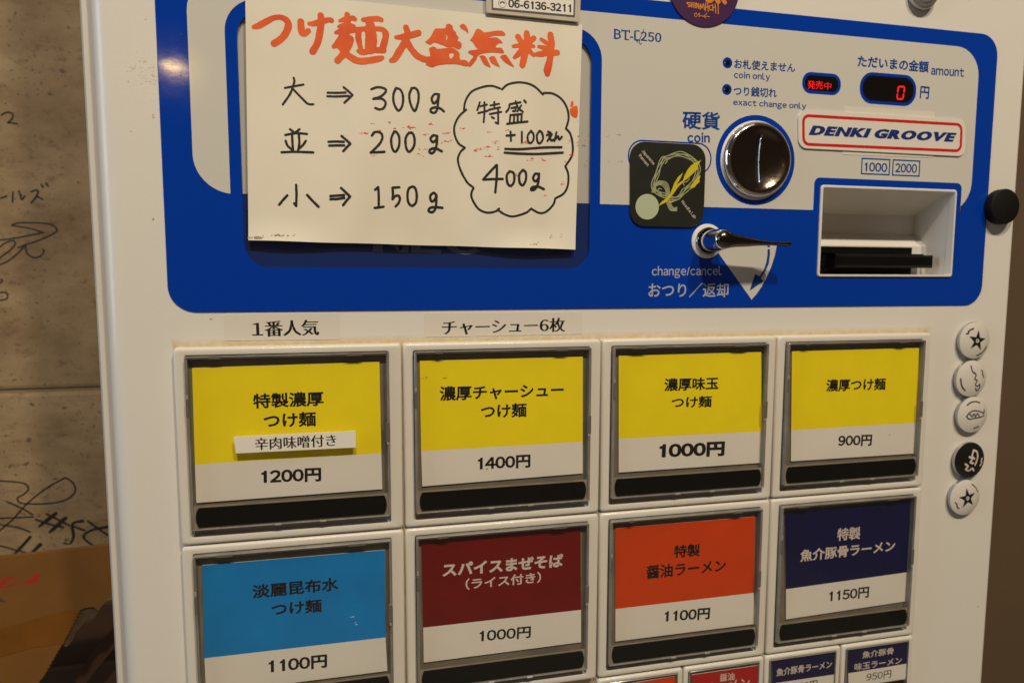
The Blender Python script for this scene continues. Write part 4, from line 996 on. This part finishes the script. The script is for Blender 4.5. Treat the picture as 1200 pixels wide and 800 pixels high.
for d in (-14, -5, 4, 13):
    items.append([(240 + d, 470), (250 + d * .6, 420 - d), (285, 395 - d), (330 + d, 410 - d), (350 + d, 460), (350 + d, 520), (362 + d, 565), (385 + d, 600 - d * .6), (420 , 600 - d)])
items += [[(300, 480), (275, 460), (280, 440), (300, 445)], [(300, 250), (310, 215), (335, 205), (345, 225), (330, 245)], [(520, 215), (545, 205), (560, 225)], [(478, 415), (470, 395), (500, 385), (520, 360)]]
strokes('noodle_ring', items, og, s_, 1.1, Ys, M['khaki'], bs)
t = MB()
for q in ([(275, 578), (300, 545), (345, 510), (370, 480), (400, 400), (430, 350), (470, 316), (450, 360), (420, 410), (470, 375), (480, 340), (500, 300), (530, 262), (560, 240), (612, 218), (585, 260), (590, 285), (560, 310), (535, 335), (505, 362), (480, 380), (430, 430), (395, 480), (370, 510), (340, 545)],
          [(520, 450), (540, 405), (560, 375), (585, 350), (608, 335), (595, 375), (602, 385), (575, 410), (560, 430), (535, 440)], [(340, 548), (360, 540), (405, 540), (375, 553)]):
    t.poly(pxl(q, og, s_, Ys - .2)[::-1], [], Ys - .2)
t.build('yellow_leaf', M['gold'], bs)
p = px(730 + 190 / s_, 155 + 582 / s_, Ys); t = MB(); t.poly(circ(p[0], p[1], 5.75, 40), [], Ys - .03); t.build('pale_disc', M['palegreen'], bs)
text(None, 'Japanese', (730 + 140 / s_, 155 + 155 / s_), (730 + 232 / s_, 155 + 262 / s_), (730 + 158 / s_, 155 + 130 / s_), Ys - .03, .012).build('lettering', M['pale_text'], bs)
text(None, 'Ramen', (730 + 122 / s_, 155 + 185 / s_), (730 + 190 / s_, 155 + 268 / s_), (730 + 137 / s_, 155 + 167 / s_), Ys - .03, .012).build('lettering', M['pale_text'], bs)
text(None, 'Noodle Lab', (730 + 455 / s_, 155 + 545 / s_), (730 + 558 / s_, 155 + 678 / s_), (730 + 472 / s_, 155 + 528 / s_), Ys - .03, .012).build('lettering', M['pale_text'], bs)

# red-bordered name sticker with its two backing tapes
ds = slab('red_bordered_sticker', ((935.6, 128.4), (1132.2, 140.3), (1130.9, 183.4), (936.2, 173.6)), 2.7, .6, 4.2, mat('white_sticker', (.74, .70, .64), .3, coat=.2), n=7)
tag(ds, 'white rounded sticker with red border and slanted blue capitals', 'sticker')
for q in (((989.3, 124.6), (1095.5, 131.5), (1095.5, 139.5), (989.3, 133.0)), ((987.8, 174.5), (1093.8, 180.0), (1093.6, 184.8), (987.6, 181.3))):
    s_b = slab('backing_tape', q, YP - .22, .12, .1, M['tape'], bev=.03)
    s_b.parent = ds
Yd = 2.62
t = MB(); c4 = [px(*p, Yd) for p in ((940.0, 133.6), (1128.3, 144.6), (1127.0, 178.6), (940.3, 170.6))]
def qring(c4, ins, r, n=7):
    c = [Vector(p) for p in c4]; TL, TR, BR, BL = c
    u = ((TR - TL).normalized()); v = (BL - TL).normalized()
    TL = TL + u * ins + v * ins; TR = TR - u * ins + v * ins; BR = BR - u * ins - v * ins; BL = BL + u * ins - v * ins
    out = []; cs = [BL, BR, TR, TL]
    for i in range(4):
        p = cs[i]; a = (cs[i - 1] - p).normalized(); b = (cs[(i + 1) % 4] - p).normalized()
        for k in range(n + 1):
            an = k / n * math.pi / 2; q = p + a * r * (1 - math.sin(an)) + b * r * (1 - math.cos(an)); out.append((q.x, q.y))
    return out
t.poly(qring(c4, 0, 3.6), [qring(c4, 1.35, 2.4)], Yd); t.build('red_border', M['sticker_red'], ds)
t = MB(); text(t, 'DENKI GROOVE', (947.5, 158.2), (1120.8, 166.6), (947.5, 146.8), Yd - .02, (.085, .050), .30, 1.12); t.build('lettering', M['sticker_blue'], ds)

# purple round sticker
p = px(825.8, -15.6, 2.9); t = MB(); r_ = 17.6
t.loft([circ(p[0], p[1], r_ - .1, 64, 2.9), circ(p[0], p[1], r_, 64, 3.0), circ(p[0], p[1], r_, 64, 3.5)], cap0=True)
ps = t.build('purple_sticker', M['purple']); tag(ps, 'round purple sticker with orange graffiti lettering over the top blue stripe', 'sticker')
strokes('lettering', [{'w': 5, 'p': [(600, -40), (585, -5), (620, 12), (650, -5), (640, -40)]}, {'w': 5.5, 'p': [(735, -50), (712, -20), (740, 25)]}, {'w': 4.5, 'p': [(790, -40), (815, 10), (835, 38)]}, {'w': 1.2, 'p': [(345, 45), (300, 42), (320, 70), (350, 85), (320, 100)]}, {'w': 1.2, 'p': [(360, 40), (365, 105)]}, {'w': 1.2, 'p': [(385, 42), (388, 108)]}, {'w': 1.0, 'p': [(360, 75), (390, 72)]}, {'w': 1.2, 'p': [(410, 45), (412, 115)]}, {'w': 1.2, 'p': [(430, 115), (432, 45), (465, 125), (462, 55)]}, {'w': 1.2, 'p': [(485, 135), (488, 60), (510, 120), (530, 55), (545, 140)]},
     {'w': 1.2, 'p': [(558, 160), (565, 45)]}, {'w': 1.2, 'p': [(590, 45), (598, 165)]}, {'w': 1.1, 'p': [(555, 110), (605, 100)]}, {'w': 1.2, 'p': [(640, 80), (615, 95), (625, 145), (650, 140)]}, {'w': 1.2, 'p': [(660, 70), (665, 155)]}, {'w': 1.0, 'p': [(655, 115), (700, 105)]}, {'w': 1.2, 'p': [(695, 65), (705, 190)]}, {'w': 1.2, 'p': [(735, 65), (740, 200)]},
     {'w': .8, 'p': [(430, 185), (402, 205), (420, 240), (445, 220), (425, 190)]}, {'w': .8, 'p': [(480, 190), (455, 205), (485, 225), (465, 240)]}, {'w': .8, 'p': [(495, 230), (560, 235), (615, 240)]}, {'w': .8, 'p': [(580, 190), (540, 235), (560, 262)]}], (780, 0), 12, 1.2, 2.82, M['purple_ink'], ps)

# ------------------------------------------------------------------ badges, magnets
def badge(c, lab, body_m, art):
    x, z = c; t = MB(); R0 = 9.9
    L = [circ(x, z, R0 - 1.1, 40, 3.95), circ(x, z, R0 - .3, 40, 3.3), circ(x, z, R0, 40, 2.4), circ(x, z, R0 - .25, 40, 1.5)]
    t.loft(L, mi=1)
    L = [circ(x, z, R0 - .25, 40, 1.5)] + [circ(x, z, r, 40, .2 + (r / 9.65) ** 2.6 * 1.3) for r in (9.2, 8.5, 7.6, 6.4, 5, 3.4, 1.8, .3)]
    t.loft(L, cap1=True, mi=0)
    o = t.build('tin_badge', [body_m, M['badge_rim']], smooth=True, angle=60)
    tag(o, lab, 'badge', 'tin badges stuck down the right side of the machine')
    def yb(r): return .2 + (min(r, 9.65) / 9.65) ** 2.6 * 1.3 - .06
    def curve(pts, wd, mt, name):
        t = MB()
        for i, pp in enumerate(pts):
            n0 = len(t.v); ribbon(t, [(x + a, z + b, wd) for a, b in pp], 0, i * .5, .2, cap=3)
            for k in range(n0, len(t.v)):
                v = t.v[k]; t.v[k] = (v[0], v[1] + yb(math.hypot(v[0] - x, v[2] - z)), v[2])
        t.build(name, mt, o)
    if art[0] == 'star':
        a0 = math.radians(art[1]); P = []
        for k in range(10):
            r = 5.6 if k % 2 == 0 else 2.1; P.append((x + .3 + r * math.cos(a0 + k * math.pi / 5), z + r * math.sin(a0 + k * math.pi / 5)))
        t = MB(); hole = circ(x + .3, z, 1.25, 8)
        # subdivide towards the dome by fanning from small rings
        t.poly(P, [hole], 0)
        t.v = [(v[0], yb(math.hypot(v[0] - x, v[2] - z)) - .12, v[2]) for v in t.v]
        t.build('printed_star', M['inkprint'], o)
        curve([[(x_ * .42, y_ * .42) for x_, y_ in ((-1.2, -1), (.6, 1.0), (1.6, -.6))]], .16, M['grey_ink'], 'small_emblem')
    else:
        pass
    curve(art[2], art[3], art[4], 'fine_lettering')
def arcs(r, a, b, n=7, j=0.35, sd=1):
    rn = random.Random(sd); return [((r + rn.uniform(-j, j)) * math.cos(math.radians(a + (b - a) * k / n)), (r + rn.uniform(-j, j)) * math.sin(math.radians(a + (b - a) * k / n))) for k in range(n + 1)]
CB = [px(1139.3, 398.5, 3), px(1135.3, 443, 3), px(1136.8, 485, 3), px(1133.2, 538, 3), px(1128, 581.5, 3)]
badge(CB[0], 'white tin badge with a black star, topmost of the five badges', M['badge'], ['star', 83, [arcs(6.9, 150, 108, 6, .5, 2), arcs(7.9, -25, -80, 9, .15, 3)], .36, M['inkprint']])
badge(CB[1], 'white tin badge with slanted script, second badge from the top', M['badge'], ['scr', 0, [[(-1.5, 7), (-1.0, 4.5), (.2, 3)], [(.2, 3.5), (1.6, 2), (.8, 0), (2.5, -1), (1.5, -3), (3.3, -4), (4.5, -3), (4.8, -5.2), (3.2, -6.4), (2, -5)], arcs(6.8, 40, 5, 5, .4, 5), arcs(7.4, 178, 235, 9, .12, 6)], .38, M['grey_ink']])
badge(CB[2], 'white tin badge with an oval drawing, third badge from the top', M['badge'], ['scr', 0, [[(-5, -.5), (-3, 1.6), (0, 2.4), (4, 1.6), (6.2, .6), (6.5, 2.6)], [(-5, -.5), (-3.4, -2), (0, -1.6), (4, -1.2), (6.6, -.6)], [(-3, .6), (-1.6, -.8), (-.6, .8), (.6, -.7), (1.6, .8), (3, -.5)], arcs(7.2, 130, 62, 8, .12, 7), arcs(7.2, -58, -85, 5, .4, 8)], .38, M['grey_ink']])
badge(CB[3], 'glossy black tin badge with a white squiggle', M['badge_black'], ['scr', 0, [[(1.2, 5.6), (3.4, 4.6), (3.9, 1.5), (2.6, -2.4)], [(1.0, 5.2), (.2, 2.5), (1.8, 1.0)], [(-1.5, 2.2), (.4, 1.0), (-.8, -.8), (1.2, -1.4)], [(-3.8, -1.6), (-2, -3), (-3.2, -4.4), (-1, -5.4), (.8, -4.2), (2.2, -5.6)], arcs(7.4, 5, -25, 5, .4, 9)], .50, M['pale_text']])
badge(CB[4], 'white tin badge with a black star, lowest of the five badges', M['badge'], ['star', 100, [arcs(7.0, 195, 232, 6, .5, 12), arcs(7.9, 65, 20, 7, .12, 13)], .28, M['inkprint']])

def puck(name, c, r, Yf, mt, lab, cat, b=.8):
    x, z = c; t = MB()
    t.loft([circ(x, z, r * .96, 48, 3.9), circ(x, z, r, 48, 3.0), circ(x, z, r, 48, Yf + b), circ(x, z, r - b * .3, 48, Yf + b * .3), circ(x, z, r - b, 48, Yf)], cap1=True)
    o = t.build(name, mt, smooth=True, angle=50); tag(o, lab, cat); return o
puck('round_magnet', px(1168, 243, 4), 9.0, -1.2, M['matte_black'], 'thick black round magnet on the right edge of the blue panel', 'magnet', .6)
sm = puck('round_magnet', px(1078.5, -6.5, 4), 8.0, 0.4, M['magnet'], 'silver round magnet above the top right of the blue panel', 'magnet', 1.2)
c_ = px(1078.5, -6.5, 4); t = MB(); t.loft([circ(c_[0], c_[1], 5.4, 40, .45), circ(c_[0], c_[1], 5.1, 40, -.1), circ(c_[0], c_[1], 4.2, 40, -.2)], cap1=True); t.build('centre_disc', M['magnet'], sm, smooth=True)

# ------------------------------------------------------------------ cardboard box at the lower left
bx = empty('cardboard_box', (-150, 160, -400))
tag(bx, 'opened brown cardboard box with a torn flap leaning by the wall', 'cardboard box')
YF = 150.0
og = (0, 630); s_ = 4.706
rnd = random.Random(11)
edge = []
# the torn and saw-cut lower right edge of the raised flap
cut = [(640, 290), (612, 318), (590, 345), (560, 375), (545, 400)]
teeth = [(440, 400), (415, 455), (385, 515), (350, 575), (320, 622), (285, 680), (250, 745), (210, 800), (150, 900)]
for i in range(len(teeth) - 1):
    (ax, ay), (bx_, by) = teeth[i], teeth[i + 1]
    for k in range(6):
        u = k / 6; edge.append((ax + (bx_ - ax) * u + (4 if k % 2 else -3) + rnd.uniform(-1.5, 1.5), ay + (by - ay) * u))
outl = [(-300, 128), (0, 108), (200, 88), (400, 66), (600, 40), (700, 28), (700, 230)] + cut + [(510, 380), (470, 385)] + edge + [(-300, 900)]
o2 = pxl(outl, og, s_, YF)[::-1]
t = MB(); t.poly(o2, [], YF); t.poly([(a, b) for a, b in o2], [], YF + 4.2); t.loft([lift(o2, YF), lift(o2, YF + 4.2)])
flap = t.build('raised_flap', M['board'], bx)
t = MB(); tp = pxl([(-300, 548), (0, 500), (150, 462), (250, 430), (390, 398), (430, 402), (350, 580), (180, 605), (0, 655), (-300, 740)], og, s_, YF - .3)[::-1]; t.poly(tp, [], YF - .25); t.build('parcel_tape', M['board_tape'], flap)
t = MB(); tn = [(430, 402), (470, 385), (530, 385), (575, 345), (545, 405), (520, 440), (495, 462), (462, 468), (430, 508), (400, 560), (372, 597), (345, 585), (372, 540), (400, 480)]
q = pxl(smoothpts(tn + [tn[0]], 3)[:-1], og, s_, YF + 1.2); q = [(a + rnd.uniform(-.4, .4), b + rnd.uniform(-.4, .4)) for a, b in q][::-1]
t.poly(q, [], YF + 1.0); t.loft([lift(q, YF + 1.0), lift(q, YF + 3)]); t.build('torn_edge', M['board_torn'], flap)
strokes('red_marker_mark', [{'w': [5, 6, 3], 'p': [(205, 205), (190, 228), (140, 248)]}, {'w': [2.5, 3.5, 3.5, 2], 'p': [(70, 212), (30, 225), (5, 262), (20, 272), (95, 240)]}], og, s_, 4, YF - .1, M['red_marker'], flap)
strokes('pen_mark', [[(-10, 345), (25, 350)], [(-5, 335), (12, 340)]], og, s_, 1, YF - .1, M['ink'], flap)
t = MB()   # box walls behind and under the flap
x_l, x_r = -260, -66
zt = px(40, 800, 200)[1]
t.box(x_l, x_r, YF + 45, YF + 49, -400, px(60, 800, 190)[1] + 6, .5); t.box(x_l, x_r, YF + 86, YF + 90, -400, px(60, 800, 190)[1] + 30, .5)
t.build('box_side', M['board_shade'], bx)
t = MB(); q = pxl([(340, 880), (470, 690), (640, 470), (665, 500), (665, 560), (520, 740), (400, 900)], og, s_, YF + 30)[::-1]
t.poly(q, [], YF + 30); t.poly(q, [], YF + 34); t.loft([lift(q, YF + 30), lift(q, YF + 34)]); t.build('lower_flap', M['board_shade'], bx)

bpy.data.objects.remove(_fo); bpy.data.curves.remove(_fc)
